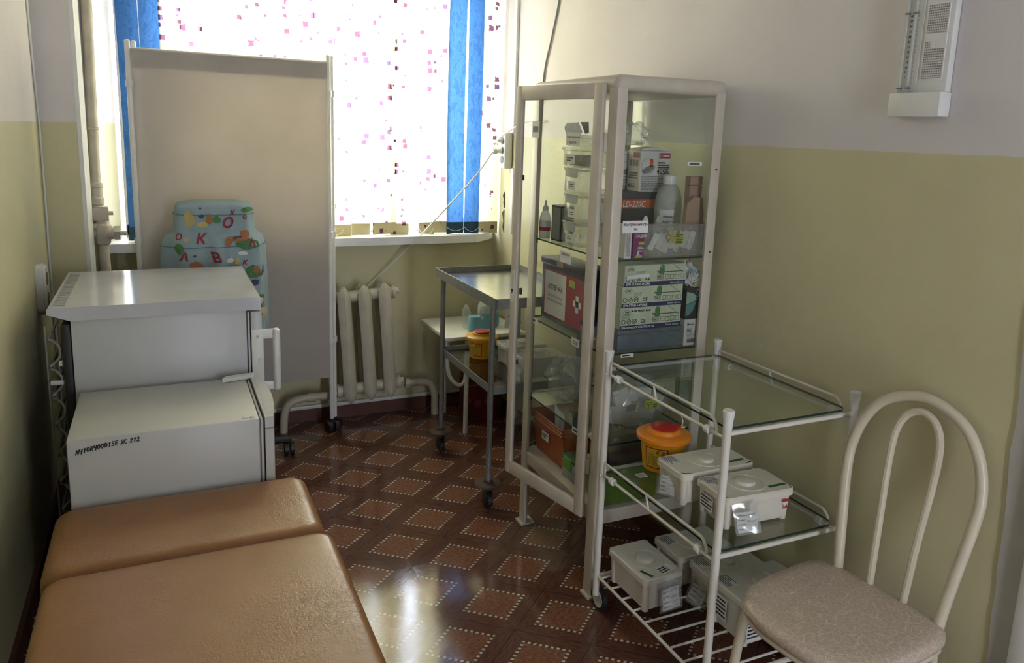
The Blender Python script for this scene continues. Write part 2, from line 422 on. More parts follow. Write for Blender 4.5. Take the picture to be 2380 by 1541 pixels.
M['kraft'] = pm('kraft_paper', (.44,.29,.20), .85, bs=.4, bscale=30)
M['purple'] = pm('purple_card', (.20,.02,.13), .5)
M['lime'] = pm('lime_print', (.42,.46,.06), .6)
M['orangeink'] = pm('orange_band', (.62,.12,.03), .5)
M['charcoal'] = pm('charcoal_card', (.05,.05,.055), .5)
M['greycard'] = pm('grey_blue_card', (.20,.22,.24), .5, var=.15, vs=40)
M['blueliq'] = pm('blue_liquid_plastic', (.18,.42,.55), .35)
M['milky'] = glass('milky_plastic', (.85,.87,.86), .6, .65, (.80,.83,.82), .25)
M['clearpl'] = glass('clear_plastic', (.90,.91,.89), .8, .28, (.75,.74,.68), .12)
M['bag'] = glass('thin_plastic_film', (.93,.94,.93), 1.6, .22, (.80,.82,.80), .12)
M['blueclear'] = glass('blue_clear_plastic', (.66,.74,.80), .8, .45, (.40,.46,.50), .12)
M['greenbag'] = glass('green_clear', (.6,.75,.5), .8, .5, (.35,.5,.25), .2)
M['glass'] = glass('clear_glass', (.965,.98,.972), .8, .012, (.6,.6,.58))
M['shelf'] = glass('shelf_glass', (.93,.965,.95), 1.0)
M['edge'] = pm('dark_green_glass_edge', (.012,.035,.03), .15)
M['winglass'] = glass('window_glass', (.97,.98,.98), .6)
M['print'] = fabric('printed_yellow_blind', print_fabric, .62)
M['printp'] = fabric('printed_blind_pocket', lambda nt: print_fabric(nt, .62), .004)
M['blue'] = fabric('blue_blind', blue_fabric, .5)
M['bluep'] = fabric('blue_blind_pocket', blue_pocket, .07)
M['cloth'] = fabric('screen_cloth', screen_cloth, .30)
M['wood_black'] = M['black']

# ------------------------------------------------------------------ the room
XL, XR, YB, ZC = -.46, 1.77, 4.13, 2.7
def struct(name, mb, mat, smooth=35): return one(name, mb, mat, kind='structure', smooth=smooth, base=(0,0,0))
struct('floor', MB().box(XL-.1, XR+.1, -1.6, 4.5, -.06, 0), M['floor'])
struct('ceiling', MB().box(XL-.1, XR+.1, -1.7, 4.5, ZC, ZC+.08), M['ceil'])
struct('wall_left', MB().box(XL-.1, XL, -1.7, 4.5, 0, ZC), M['wall'])
struct('wall_back_left', MB().prism([(XL, 3.86), (-.315, 3.86), (-.185, 4.19), (-.185, 4.5), (XL, 4.5)], 'z', 0, ZC), M['wall'])
struct('wall_back', MB().box(-.315, XR, YB, 4.5, 0, 1.0).box(-.165, XR, YB, 4.5, 2.46, ZC).prism([(1.70, 4.5), (1.70, 4.20), (XR, YB+.02), (XR, 4.5)], 'z', 1.0, 2.46), M['wall'])  # wedge at the right reveal added to keep direct light off the end slat
struct('wall_right', MB().box(XR, XR+.1, .975, 4.5, 0, ZC).box(XR, XR+.1, -.15, .975, 2.08, ZC).box(XR, XR+.1, -1.7, -.15, 0, ZC), M['wall'])
struct('wall_rear', MB().box(XL, .89, -1.7, -1.6, 0, ZC).box(1.21, XR, -1.7, -1.6, 0, ZC).box(.89, 1.21, -1.7, -1.6, 2.06, ZC), M['wall'])  # narrow gap added behind the camera, its width set by the fill light wanted
struct('trim_1', MB().prism([(-.316, 3.858), (-.300, 3.858), (-.284, 3.905), (-.300, 3.905)], 'z', 0, ZC), M['white_trim'])           # white corner strip beside the window niche
_rag = [(.972, 0)]+[(1.012+.036*z+random.uniform(-.004, .004), z) for z in [k*.07 for k in range(30)]]+[(.972, 2.03)]
struct('trim_2', MB().prism(_rag, 'x', 1.766, 1.772), M['grey_wall'], 0)
struct('trim_3', MB().rbox(1.752, 1.875, .925, .973, 0, 2.1, .004).rbox(1.752, 1.875, -.16, -.11, 0, 2.1, .004).rbox(1.752, 1.875, -.16, .973, 2.06, 2.11, .004), M['white_trim'])
_dd = Thing('door_1', None, None, (0,0,0), kind='structure')
_dd.part('leaf', MB().rbox(1.80, 1.84, -.11, .925, .005, 2.06, .004), M['white_trim'])
_dd.part('handle', MB().cyl((1.80, .02, 1.0), (1.765, .02, 1.0), .009, n=10).cyl((1.767, .02, 1.0), (1.767, .14, 1.0), .008, n=10), M['chrome'])
_bb = Thing('baseboard_back', None, None, (0,0,0), kind='structure')
_bb.part('board', MB().box(-.315, XR, YB-.016, YB, 0, .072), M['brown_board'])
_bb.part('cable_cover', MB().rbox(-.315, 1.74, YB-.024, YB-.004, .072, .092, .004), M['white_trim'])
struct('baseboard_right', MB().box(XR-.016, XR, .975, YB-.016, 0, .072), M['brown_board'])
struct('baseboard_left', MB().box(XL, XL+.016, -1.6, 3.86, 0, .072), M['brown_board'])
# paint flakes lifting in the window corner
fl = MB()
for z0, z1, w in ((1.04, 1.17, .004), (1.18, 1.27, .002)):
    fl.prism([(3.985, z0), (4.0+w, z0+.03), (3.995, (z0+z1)/2), (4.01+w, z1-.02), (3.99, z1)], 'x', XR-.004, XR-.001)
struct('trim_4', fl, M['ink'], 0)

# window behind the blind
win = Thing('window_1', None, None, (0,0,0), kind='structure')
f = MB()
for x0, x1 in ((-.165, .02), (.46, .55), (1.10, 1.19), (1.62, 1.765)): f.rbox(x0, x1, 4.22, 4.29, 1.035, 2.46, .006)  # unseen outer members widened to cut light on the niche wall and end slat
f.rbox(-.165, 1.765, 4.22, 4.29, 1.03, 1.10, .006).rbox(-.165, 1.765, 4.22, 4.29, 2.39, 2.46, .006)
win.part('window_frame', f, M['white_trim'])
for x0, x1 in ((.02, .46), (.55, 1.10), (1.19, 1.62)): win.part('pane', MB().box(x0, x1, 4.25, 4.256, 1.10, 2.39), M['winglass'])
sl = MB().prism([(-.30, 3.99), (1.60, 3.99), (1.64, 4.02), (1.765, 4.13), (1.765, 4.44), (-.185, 4.44), (-.185, 4.19), (-.26, 4.0)], 'z', .988, 1.03)
struct('window_sill', sl, M['sill'])

# vertical blind
bl = Thing('vertical_blind', 'vertical fabric blind with blue and yellow printed slats across the window', 'blind', (.78, 4.07, 2.52))
bl.part('rail', MB().rbox(-.16, 1.765, 4.045, 4.095, 2.48, 2.52, .006), M['white_trim'])
slats = []   # x0, x1, kind, dy, tilt(deg), bottom z
for x0, x1 in ((-.15, -.058), (-.06, .033)): slats.append((x0, x1, 'blue', 0, 4, 1.035))
px = .033
pr_ = [(.03, .125), (.118, .215), (.208, .30), (.30, .392), (.385, .48), (.47, .56), (.56, .652), (.645, .74), (.735, .825)]
for i, (a, b) in enumerate(pr_): slats.append((a, b, 'print', .006*(i % 2), random.uniform(-10, 10), 1.035))
for i, (a, b, t) in enumerate(((.828, .918, 3), (.916, 1.014, -6), (1.03, 1.165, 12), (1.128, 1.23, -7), (1.285, 1.378, 5), (1.372, 1.452, -5))):
    slats.append((a, b, 'print', .008*(i % 2), t, 1.028+.004*(i % 3)))
for a, b, t in ((1.446, 1.549, 3), (1.557, 1.644, -3)): slats.append((a, b, 'blue', -.012, t, 1.032))
slats.append((1.645, 1.757, 'print', 0, -4, 1.03))
for i, (x0, x1, kind, dy, tilt, zb) in enumerate(slats):
    xc = (x0+x1)/2; w = (x1-x0)/2; ta = math.tan(math.radians(tilt)); ph = random.uniform(0, 6)
    def fn(u, v, xc=xc, w=w, ta=ta, dy=dy, ph=ph, zb=zb, z0=0, z1=1):
        z = zb+z0+(z1-z0)*v
        s_ = (u*2-1)*w
        sway = .004*math.sin(z*3+ph)
        return (xc+s_+sway, 4.07+dy+s_*ta+.004*(1-(u*2-1)**2), z)
    so = bl.part('slat', MB().grid(lambda u, v: fn(u, v, z0=.064, z1=1.452), 4, 14), M['blue' if kind == 'blue' else 'print'])
    sag = random.uniform(-.006, .006)
    pk = MB()
    def fp(u, v, off): p = fn(u, v, z0=0, z1=.064); return (p[0], p[1]+off, p[2]+sag*(u-.5)*(1-v))
    pk.grid(lambda u, v: fp(u, v, -.0015), 4, 2).grid(lambda u, v: fp(1-u, v, .0015), 4, 2)
    bl.part('weight_pocket', pk, M['bluep' if kind == 'blue' else 'printp'], so)
for a, b, d in ((.79, .87, .03), (1.236, 1.285, .018), (1.285, 1.372, .045), (1.45, 1.555, .02), (1.555, 1.645, .026), (.30, .40, .02)):
    n = 14
    ch = MB().tube([(a+(b-a)*k/n, 4.055, 1.068-d*4*(k/n)*(1-k/n)) for k in range(n+1)], .0016, 5)
    bl.part('bead_chain', ch, M['whitepl'])

# ------------------------------------------------------------------ heating: radiator, pipes, riser
def rad_column(mb, x, y, z0, z1):
    prof = []
    Hh = z1-z0
    for t, w, d in ((0, .006, .008), (.02, .018, .018), (.05, .030, .026), (.09, .036, .030), (.3, .033, .027), (.7, .033, .027), (.9, .036, .030), (.94, .032, .027), (.975, .020, .018), (1, .007, .008)):
        prof.append((t*Hh+z0, w, d))
    n = 16
    vs = []; fs = []
    for z, w, d in prof:
        for k in range(n):
            a = 2*math.pi*k/n; c, s_ = math.cos(a), math.sin(a); e = .78
            r = 1/((abs(c)**(1/e)+abs(s_)**(1/e))**e)
            vs.append((x+w*r*c, y+d*r*s_, z))
    for i in range(len(prof)-1):
        for k in range(n): fs.append((i*n+k, i*n+(k+1) % n, (i+1)*n+(k+1) % n, (i+1)*n+k))
    fs += [tuple(range(n-1, -1, -1)), tuple((len(prof)-1)*n+k for k in range(n))]
    return mb.add(vs, fs)
rd = Thing('cast_iron_radiator', 'cream cast iron radiator of three sections under the window', 'radiator', (.995, 4.0, .14), world=False, ry=math.radians(-3.6))
for i in range(3):
    x = (i-1)*.110
    sec = rad_column(rad_column(MB(), x, -.045, 0, .645), x, .055, .01, .635)
    sec.box(x-.010, x+.010, -.045, .055, .03, .10).box(x-.010, x+.010, -.045, .055, .545, .615)
    rd.part('section', sec, M['rad'], smooth=30)
for z in (.065, .58):
    rd.part('hub', MB().cyl((-.175, .003, z), (.172, .003, z), .031, n=18), M['rad'])
    for sx in (-1, 1):
        rd.part('end_nut', MB().cyl((sx*.172, .003, z), (sx*.196, .003, z), .024, n=6).cyl((sx*.158, .003, z), (sx*.176, .003, z), .037, n=18), M['rad'])
one('radiator_pipe', MB().tube([(.80, 4.0, .175), (.72, 4.0, .178), (.64, 4.0, .176), (.575, 4.0, .16), (.543, 4.0, .11), (.535, 4.0, .05), (.533, 4.0, 0)], .021, 12, sub=5).cyl((.66, 4.0, .177), (.70, 4.0, .178), .026, n=14).cyl((.775, 4.0, .176), (.80, 4.0, .176), .030, n=8),
    M['pipe'], 'cream heating pipe bending to the floor beside the white screen', 'pipe', 'radiator pipes')
one('radiator_pipe', MB().tube([(1.195, 4.0, .203), (1.24, 4.0, .20), (1.30, 4.0, .197), (1.345, 4.0, .18), (1.37, 4.0, .12), (1.373, 4.0, .05), (1.374, 4.0, 0)], .021, 12, sub=5).cyl((1.195, 4.0, .203), (1.222, 4.0, .202), .028, n=8),
    M['pipe'], 'cream heating pipe bending to the floor beside the metal trolley', 'pipe', 'radiator pipes')
rs = Thing('heating_riser', 'vertical cream heating riser with valves in the window niche', 'pipe', (-.265, 3.95, 0))
RX, RY = -.258, 3.95
rs.part('riser_pipe', MB().cyl((RX+.012, RY, ZC), (RX-.010, RY, 1.30), .0225, n=18).lathe([(.0235, .264), (.027, .262), (.027, .254), (.0235, .252)], (RX-.007, RY, 1.30)), M['pipe'])
rs.part('coupling', MB().lathe([(.024, .105), (.033, .10), (.033, .085), (.029, .08), (.029, .04), (.034, .033), (.034, .008), (.028, 0)], (RX-.011, RY, 1.215)), M['pipe'])
rs.part('clamp', MB().rbox(RX-.045, RX+.038, RY-.036, RY-.006, 1.15, 1.212, .005).cyl((RX+.038, RY-.02, 1.183), (RX+.056, RY-.02, 1.183), .010, n=8).cyl((RX+.02, RY-.042, 1.183), (RX+.02, RY-.034, 1.183), .009, n=6).cyl((RX-.022, RY-.042, 1.181), (RX-.022, RY-.034, 1.181), .009, n=6), M['pipe'])
rs.part('clamp_gap', MB().box(RX-.055, RX-.040, RY-.02, RY+.02, 1.155, 1.21), M['dark'])
rs.part('branch_stub', MB().cyl((RX+.005, RY-.01, 1.125), (RX-.055, RY-.03, 1.12), .019, .016, n=14).cyl((RX+.006, RY, 1.16), (RX+.008, RY, 1.075), .027, n=14), M['pipe'])
rs.part('valve_body', MB().lathe([(.026, .15), (.032, .14), (.032, .125), (.040, .115), (.042, .075), (.036, .06), (.033, .035), (.024, .025)], (RX+.006, RY, 1.01)).cyl((RX-.045, RY-.005, 1.095), (RX+.055, RY-.005, 1.09), .030, n=14), M['pipe'])
rs.part('valve_nut', MB().cyl((RX+.055, RY-.005, 1.09), (RX+.078, RY-.005, 1.09), .034, n=6).cyl((RX+.078, RY-.005, 1.09), (RX+.105, RY-.005, 1.088), .012, n=10), M['pipe'])
rs.part('lower_pipe', MB().cyl((RX+.006, RY, 1.05), (RX+.028, RY, 0), .0235, n=18), M['pipe'])

# ------------------------------------------------------------------ cables, sockets, trunking
one('cable_trunking', MB().rbox(XR-.016, XR, 3.865, 3.905, 1.60, ZC, .003).rbox(XR-.016, XR, 3.85, 3.885, 1.05, 1.41, .003), M['whitepl'], 'white vertical cable trunking on wall above and below triple socket', 'cable trunking')
ts = Thing('triple_socket', 'white surface triple power socket on wall in window corner', 'power socket', (XR, 3.95, 1.405))
tb = ts.part('body', MB().rbox(XR-.048, XR-.001, 3.90, 3.975, 1.405, 1.60, .008, 3), M['whitepl'])
for z in (1.452, 1.503, 1.555):
    ts.part('outlet', MB().cyl((XR-.0495, 3.937, z), (XR-.047, 3.937, z), .021, n=20), M['gasket'], tb)
ts.part('plug', MB().cyl((XR-.05, 3.937, 1.503), (XR-.075, 3.942, 1.50), .016, .012, n=12).rbox(XR-.10, XR-.072, 3.934, 3.952, 1.488, 1.508, .004), M['whitepl'])
ts.part('plug', MB().cyl((XR-.05, 3.937, 1.555), (XR-.078, 3.93, 1.558), .015, .010, n=12), M['whitepl'])
one('white_power_cord', MB().tube([(XR-.10, 3.945, 1.495), (1.58, 3.97, 1.36), (1.382, 3.99, 1.143), (1.22, 4.04, .96), (1.055, 4.09, .79), (.96, 4.105, .70), (.82, 4.11, .595), (.70, 4.11, .53)], .0042, 8, sub=8), M['whitepl'], 'white power cord running diagonally from socket down behind radiator', 'cord')
one('white_power_cord', MB().tube([(XR-.078, 3.93, 1.558), (XR-.095, 3.89, 1.56), (XR-.07, 3.80, 1.61), (XR-.03, 3.66, 1.66), (XR-.01, 3.5, 1.66)], .0042, 8, sub=8), M['whitepl'], 'short white cord looping from top outlet toward the cabinet', 'cord')
one('grey_wall_wire', MB().tube([(XR-.006, 3.36, ZC), (XR-.007, 3.38, 2.4), (XR-.006, 3.41, 2.225), (XR-.007, 3.47, 2.06), (XR-.006, 3.54, 1.886), (XR-.006, 3.56, 1.6)], .0045, 8, sub=6), M['greyink'], 'dark grey wire hanging down wall behind the glass cabinet', 'wire')
one('white_corner_cable', MB().tube([(-.455, 3.76, ZC), (-.455, 3.775, 2.062), (-.454, 3.80, 1.8), (-.455, 3.845, 1.574), (-.454, 3.84, 1.25), (-.455, 3.83, .924), (-.455, 3.83, .3)], .0045, 8, sub=6), M['whitepl'], 'white cable running down the corner above the tall fridge', 'cable')
ds = Thing('double_socket', 'white surface double power socket on wall beside the tall fridge', 'power socket', (XL, 3.46, .84))
def rr_poly(cx, cy_, hw, hh, r, n=6):
    o = []
    for sx, sy, a0 in ((1, 1, 0), (-1, 1, 90), (-1, -1, 180), (1, -1, 270)):
        for k in range(n+1):
            a = math.radians(a0+90*k/n); o.append((cx+sx*(hw-r)+r*math.cos(a), cy_+sy*(hh-r)+r*math.sin(a)))
    return o
dsb = ds.part('body', MB().prism(rr_poly(3.47, .935, .055, .098, .035), 'x', XL+.001, XL+.026).prism(rr_poly(3.47, .935, .049, .092, .033), 'x', XL+.026, XL+.034), M['whitepl'], smooth=25)
for z in (.895, .975): ds.part('outlet', MB().cyl((XL+.033, 3.47, z), (XL+.0355, 3.47, z), .026, n=20), M['brass'], dsb)

# ------------------------------------------------------------------ folding screen
sc = Thing('folding_screen', 'white cloth medical folding screen on casters before the window', 'screen', (.34, 3.92, 0))
def panel(L, Rr, zt, zb, posts=True):
    L = Vector(L); Rr = Vector(Rr); d = (Rr-L)
    for P in (L, Rr):
        po = sc.part('post', MB().cyl((P.x, P.y, .06), (P.x, P.y, zt+.03), .0115, n=14).ball((P.x, P.y, zt+.032), .012, .012, .010, 12, 6), M['white_trim'])
        for z in (zt-.16, zt-.86, .49): sc.part('clip', MB().cyl((P.x, P.y, z), (P.x, P.y, z+.03), .017, n=12), M['whitepl'], po)
    sc.part('top_bar', MB().cyl((L.x, L.y, zt), (Rr.x, Rr.y, zt), .010, n=12), M['white_trim'])
    sc.part('bottom_bar', MB().cyl((L.x, L.y, zb), (Rr.x, Rr.y, zb), .010, n=12), M['white_trim'])
    n = Vector((-d.y, d.x)).normalized()
    def fn(u, v):
        p = L+d*(.012+.976*u); z = zb-.002+(zt-zb+.004)*v
        o = -.0115+.003*math.sin(u*9+v*2)*math.sin(math.pi*v)
        return (p.x+n.x*o, p.y+n.y*o, z)
    sc.part('cloth', MB().grid(fn, 24, 16), M['cloth'])
    for za, zb_ in ((zt-.075, zt+.006), (zb-.008, zb+.055)):
        hem = MB().grid(lambda u, v: (lambda p: (p.x-n.x*.0135, p.y-n.y*.0135, za+(zb_-za)*v))(L+d*(.012+.976*u)), 12, 1)
        sc.part('hem', hem, M['cloth'])
panel((-.104, 3.872), (.773, 3.926), 1.905, .315)
panel((-.080, 3.915), (.794, 3.951), 1.905, .315)
for x, y, a in ((.773, 3.926, .3), (.794, 3.951, 2.6), (-.104, 3.872, 1.0), (-.08, 3.915, 2.0)):
    ca, sa = math.cos(a), math.sin(a)
    sc.part('caster', MB().cyl((x, y, .03), (x, y, .075), .013, n=10).cyl((x-ca*.03, y-sa*.03, .031), (x-ca*.008, y-sa*.008, .031), .031, n=20).cyl((x+ca*.008, y+sa*.008, .031), (x+ca*.03, y+sa*.03, .031), .031, n=20), M['black'])

# ------------------------------------------------------------------ equipment under a printed cover
cv = Thing('covered_equipment', 'bulky equipment under pale blue printed cloth cover behind the tall fridge', 'covered equipment', (.21, 3.69, 0))
CX, CY = .212, 3.702
def sup(a, hx, hy, e=3.2):
    c, s_ = math.cos(a), math.sin(a); r = 1/((abs(c/hx)**e+abs(s_/hy)**e)**(1/e)); return r*c, r*s_
rows = [(1.255, .02, .01), (1.258, .10, .07), (1.250, .150, .105), (1.235, .160, .112), (1.20, .165, .116), (1.16, .168, .118), (1.128, .172, .119), (1.115, .185, .120), (1.105, .203, .127), (1.07, .212, .132), (1.03, .214, .134), (.95, .214, .134), (.85, .215, .135), (.75, .216, .135), (.655, .217, .136)]
def cover_pt(a, z, off=0):
    for (za, xa, ya), (zb, xb, yb) in zip(rows, rows[1:]):
        if za >= z >= zb or (zb is rows[-1][0] and z < zb):
            t = (za-z)/(za-zb) if za != zb else 0
            hx = xa+(xb-xa)*t; hy = ya+(yb-ya)*t; break
    else: hx, hy = rows[-1][1:]
    pl = .013*max(0, min(1, (1.11-z)/.06))*math.sin(8*a+.6)+.003*math.sin(13*a+z*9)
    x, y = sup(a, hx+pl+off, hy+pl+off); return (CX+x, CY+y, z)
vs = MB(); NA = 96
zs = [r[0] for r in rows]; zs = [1.258] + [1.255, 1.25] + zs[3:]
pts = []
def ring_pt(i, j):
    z, hx, hy = rows[j]; a = 2*math.pi*i/NA
    pl = .013*max(0, min(1, (1.11-z)/.06))*math.sin(8*a+.6)+.003*math.sin(13*a+z*9)*(0 if j < 3 else 1)
    x, y = sup(a, max(.005, hx+pl), max(.005, hy+pl)); return (CX+x, CY+y, z)
allp = [ring_pt(i, j) for j in range(len(rows)) for i in range(NA)]
fcs = [(j*NA+i, j*NA+(i+1) % NA, (j+1)*NA+(i+1) % NA, (j+1)*NA+i) for j in range(len(rows)-1) for i in range(NA)]+[tuple(range(NA))]
M['cover'] = pm('pale_blue_cotton', (.29,.39,.43), .85, var=.06, vs=20)
cvo = cv.part('cover', MB().add(allp, fcs), M['cover'], smooth=60)
seam = MB()
for z in (1.205, 1.065): seam.tube([cover_pt(2*math.pi*k/72, z, .0015) for k in range(72)], .0018, 5, closed=True)
M['seam'] = pm('blue_seam', (.11,.20,.23), .85)
cv.part('seam', seam, M['seam'], cvo)
def on_cover(mb, x, z, off=.0035):
    # project flat print (x, z) on the cover's front
    lo, hi = math.pi, 2*math.pi
    xt = max(-.205, min(.205, x-CX))
    for _ in range(30):
        m_ = (lo+hi)/2
        if cover_pt(m_, z, off)[0]-CX < xt: lo = m_
        else: hi = m_
    return cover_pt((lo+hi)/2, z, off)
def cover_shape(name, mat, shapes):
    for pts_ in shapes:
        n = len(pts_); cx_ = sum(p[0] for p in pts_)/n; cz = sum(p[1] for p in pts_)/n; mb = MB()
        q = [on_cover(mb, *p) for p in pts_]; c = on_cover(mb, cx_, cz)
        cv.part(name, mb.add(q+[c], [(k, (k+1) % n, n) for k in range(n)]), mat, cvo, smooth=0)
def blob(x, z, rx, rz, n=12, j=.2, sd=1):
    r_ = random.Random(sd); return [(x+rx*math.cos(2*math.pi*k/n)*(1+r_.uniform(-j, j)), z+rz*math.sin(2*math.pi*k/n)*(1+r_.uniform(-j, j))) for k in range(n)]
M['p_red'] = pm('print_red', (.30,.03,.045), .8); M['p_green'] = pm('print_green', (.08,.20,.07), .8); M['p_yel'] = pm('print_yellow', (.50,.42,.17), .8)
M['p_or'] = pm('print_orange', (.36,.16,.07), .8); M['p_white'] = pm('print_white', (.68,.70,.70), .8); M['p_navy'] = pm('print_navy', (.05,.07,.13), .8)
cover_shape('green_print', M['p_green'], [blob(.345, 1.075, .05, .022, sd=3), blob(.36, .95, .035, .03, sd=4), blob(.215, 1.185, .017, .017, sd=6), blob(.345, 1.225, .03, .012, sd=7), blob(.06, 1.06, .02, .025, sd=8), blob(.395, .80, .02, .05, sd=9)])
cover_shape('yellow_print', M['p_yel'], [blob(.105, 1.185, .022, .035, sd=12), blob(.158, 1.165, .022, .014, sd=13), blob(.295, 1.0, .012, .016, sd=14), blob(.09, 1.10, .010, .010, sd=15), blob(.185, 1.005, .006, .006, sd=16)])
cover_shape('orange_print', M['p_or'], [blob(.125, .985, .026, .025, sd=22), blob(.29, 1.10, .05, .014, sd=23), blob(.26, 1.085, .015, .018, sd=24), blob(.185, 1.185, .014, .022, sd=25), blob(.375, .96, .012, .02, sd=26), blob(.33, 1.12, .02, .018, sd=27)])
cover_shape('navy_print', M['p_navy'], [blob(.155, 1.20, .014, .008, sd=32), blob(.30, 1.105, .02, .008, sd=33), blob(.15, 1.235, .006, .005, sd=34), blob(.12, 1.03, .007, .005, sd=35), blob(.365, .90, .02, .014, sd=36)])
cover_shape('white_print', M['p_white'], [blob(.265, 1.005, .016, .012, sd=42), blob(.32, 1.035, .022, .008, sd=43)])
lt = MB()
for s_, size, x, z, sh in (('О', .062, .235, 1.150, .2), ('К', .058, .125, 1.085, .25), ('В', .060, .195, 1.00, -.3), ('А', .050, .058, 1.01, .2), ('А', .045, .345, 1.065, 0), ('К', .03, .27, 1.205, .3), ('о', .03, .325, 1.185, 0), ('к', .035, .315, .985, .2), ('Л', .04, .39, .93, .3), ('О', .035, .045, 1.10, .2), ('Е', .05, .40, .74, .2)):
    V, F, w = text_geo(s_, .03)
    cv.part('printed_letter', MB().add([on_cover(lt, x+(p[0]+sh*p[1])*size, z+p[1]*size, .0045) for p in V], F), M['p_red'], cvo, smooth=0)
base = MB().cyl((.25, 3.72, .05), (.25, 3.72, .64), .03, n=16)
cv.part('column', base, M['black'])
for a in (-4, 68, 140, 212, 284):
    t = math.radians(a); ex, ey = .25+.27*math.cos(t), 3.72+.10*math.sin(t)*(1 if a != -4 else 1)
    lg = cv.part('base_leg', MB().tube([(.25, 3.72, .085), ((.25+ex)/2, (3.72+ey)/2, .085), (ex, ey, .075)], .018, 8), M['black'])
    cv.part('caster', MB().cyl((ex, ey, .03), (ex, ey, .075), .010, n=8).cyl((ex-.024, ey-.006, .03), (ex-.006, ey-.006, .03), .030, n=20).cyl((ex+.006, ey-.006, .03), (ex+.024, ey-.006, .03), .030, n=20), M['black'], lg)

# ------------------------------------------------------------------ refrigerators
f1 = Thing('refrigerator', 'tall white fridge with overhanging top and bracket handle', 'refrigerator', (-.01, 3.2, 0), group='refrigerators')
f1.part('body', MB().rbox(-.297, .262, 2.875, 3.53, .05, .938, .005), M['fridge'])
lid = MB().prism([(-.362, .962), (-.296, .937), (.313, .937), (.313, .980), (.309, .984), (-.358, .984), (-.362, .979)], 'y', 2.865, 3.545)
lo = f1.part('top', lid, M['fridgetop'])
vt = MB()
for k in range(22): vt.box(-.348, -.312, 2.90+k*.028, 2.912+k*.028, .983, .9846)
f1.part('vent_slots', vt, M['gasket'], lo)
f1.part('gasket', MB().box(.262, .267, 2.88, 3.52, .07, .925).box(.271, .276, 2.88, 3.52, .07, .925), M['dark'])
dr = f1.part('door', MB().rbox(.265, .273, 2.878, 3.525, .06, .928, .003).rbox(.276, .315, 2.872, 3.53, .055, .93, .005), M['fridge'])
hd = MB().rbox(.280, .372, 2.866, 2.874, .825, .862, .003).rbox(.280, .372, 2.866, 2.874, .628, .660, .003).rbox(.276, .318, 2.864, 2.874, .62, .864, .003).rbox(.352, .376, 2.845, 2.89, .628, .862, .010, 3)
ho = f1.part('handle', hd, M['whitepl'], dr)
f1.part('screw', MB().ball((.297, 2.862, .838), .005, .003, .005, 10, 6).ball((.303, 2.862, .748), .005, .003, .005, 10, 6), M['chrome'], dr)
ky = MB().rbox(.314, .338, 2.985, 3.015, .928, .950, .003)
f1.part('lock', ky, M['brass'], dr)
kk = MB().cyl((.333, 2.995, .925), (.334, 2.995, .915), .0015, n=6).prism(rr_poly(.337, .905, .010, .012, .005, 4), 'y', 2.993, 2.997).prism([(.3335, .893), (.3405, .893), (.3405, .872), (.337, .864), (.3335, .872)], 'y', 2.993, 2.997)
f1.part('key', kk, M['brass'], dr)
co = MB()
for xo in (-.372, -.335):
    for k in range(7):
        z = .86-k*.105
        co.tube([(xo, 3.40, z), (xo, 2.98, z), (xo+.012, 2.955, z-.008), (xo+.032, 2.94, z-.030), (xo+.032, 2.94, z-.06), (xo+.012, 2.955, z-.085), (xo, 2.98, z-.095), (xo, 3.40, z-.095)], .0045, 7, sub=3)
    co.cyl((xo-.012, 2.97, .90), (xo-.012, 2.97, .12), .003, n=6).cyl((xo-.012, 3.2, .90), (xo-.012, 3.2, .12), .003, n=6)
M['coil'] = pm('grey_coil_paint', (.36,.35,.32), .45)
f1.part('condenser_coil', co, M['coil'])
f1.part('coil_spacer', MB().rbox(-.345, -.294, 2.93, 2.945, .765, .785, .003).rbox(-.375, -.33, 2.93, 2.945, .70, .715, .003), M['whitepl'])
f1.part('compressor_cover', MB().rbox(-.33, -.294, 2.90, 3.5, .10, .92, .01), M['black'])
f1.part('foot', MB().cyl((-.24, 2.93, 0), (-.24, 2.93, .055), .02, n=10), M['black']); f1.part('foot', MB().cyl((.22, 2.93, 0), (.22, 2.93, .055), .02, n=10), M['black'])
f1.part('foot', MB().cyl((-.24, 3.47, 0), (-.24, 3.47, .055), .02, n=10), M['black']); f1.part('foot', MB().cyl((.22, 3.47, 0), (.22, 3.47, .055), .02, n=10), M['black'])

f2 = Thing('refrigerator', 'low white mini fridge with black marker number on its side', 'refrigerator', (-.01, 2.6, 0), group='refrigerators')
f2.part('body', MB().rbox(-.28, .246, 2.388, 2.825, .03, .70, .006), M['fridge2'])
f2.part('gasket', MB().box(.246, .251, 2.395, 2.818, .05, .69).box(.255, .259, 2.395, 2.818, .05, .69), M['gasket'])
dp = [(.262, 2.385)]+[(.287+.022*math.sin(math.pi*k/14), 2.385+.44*k/14) for k in range(15)]+[(.262, 2.825)]
d2 = f2.part('door', MB().prism(dp, 'z', .045, .704).box(.250, .256, 2.39, 2.82, .05, .695), M['fridge2'], smooth=30)
f2.part('top_insert', MB().prism([(.272, 2.41)]+[(.286+.016*math.sin(math.pi*k/10), 2.42+.37*k/10) for k in range(11)]+[(.272, 2.80)], 'z', .704, .7048), M['fridge'], d2)
f2.part('lower_band', MB().prism([(a+.001 if a > .265 else a, b-(.0012 if b < 2.4 else 0)) for a, b in dp], 'z', .665, .668), M['gasket'], d2)
f2.part('hinge_cover', MB().prism([(.165, 2.775), (.18, 2.805), (.275, 2.822), (.275, 2.80)], 'z', .702, .716), M['whitepl'])
f2.part('top_bump', MB().ball((.205, 2.405, .701), .008, .004, .004, 10, 6).ball((.226, 2.404, .701), .008, .004, .004, 10, 6), M['whitepl'])
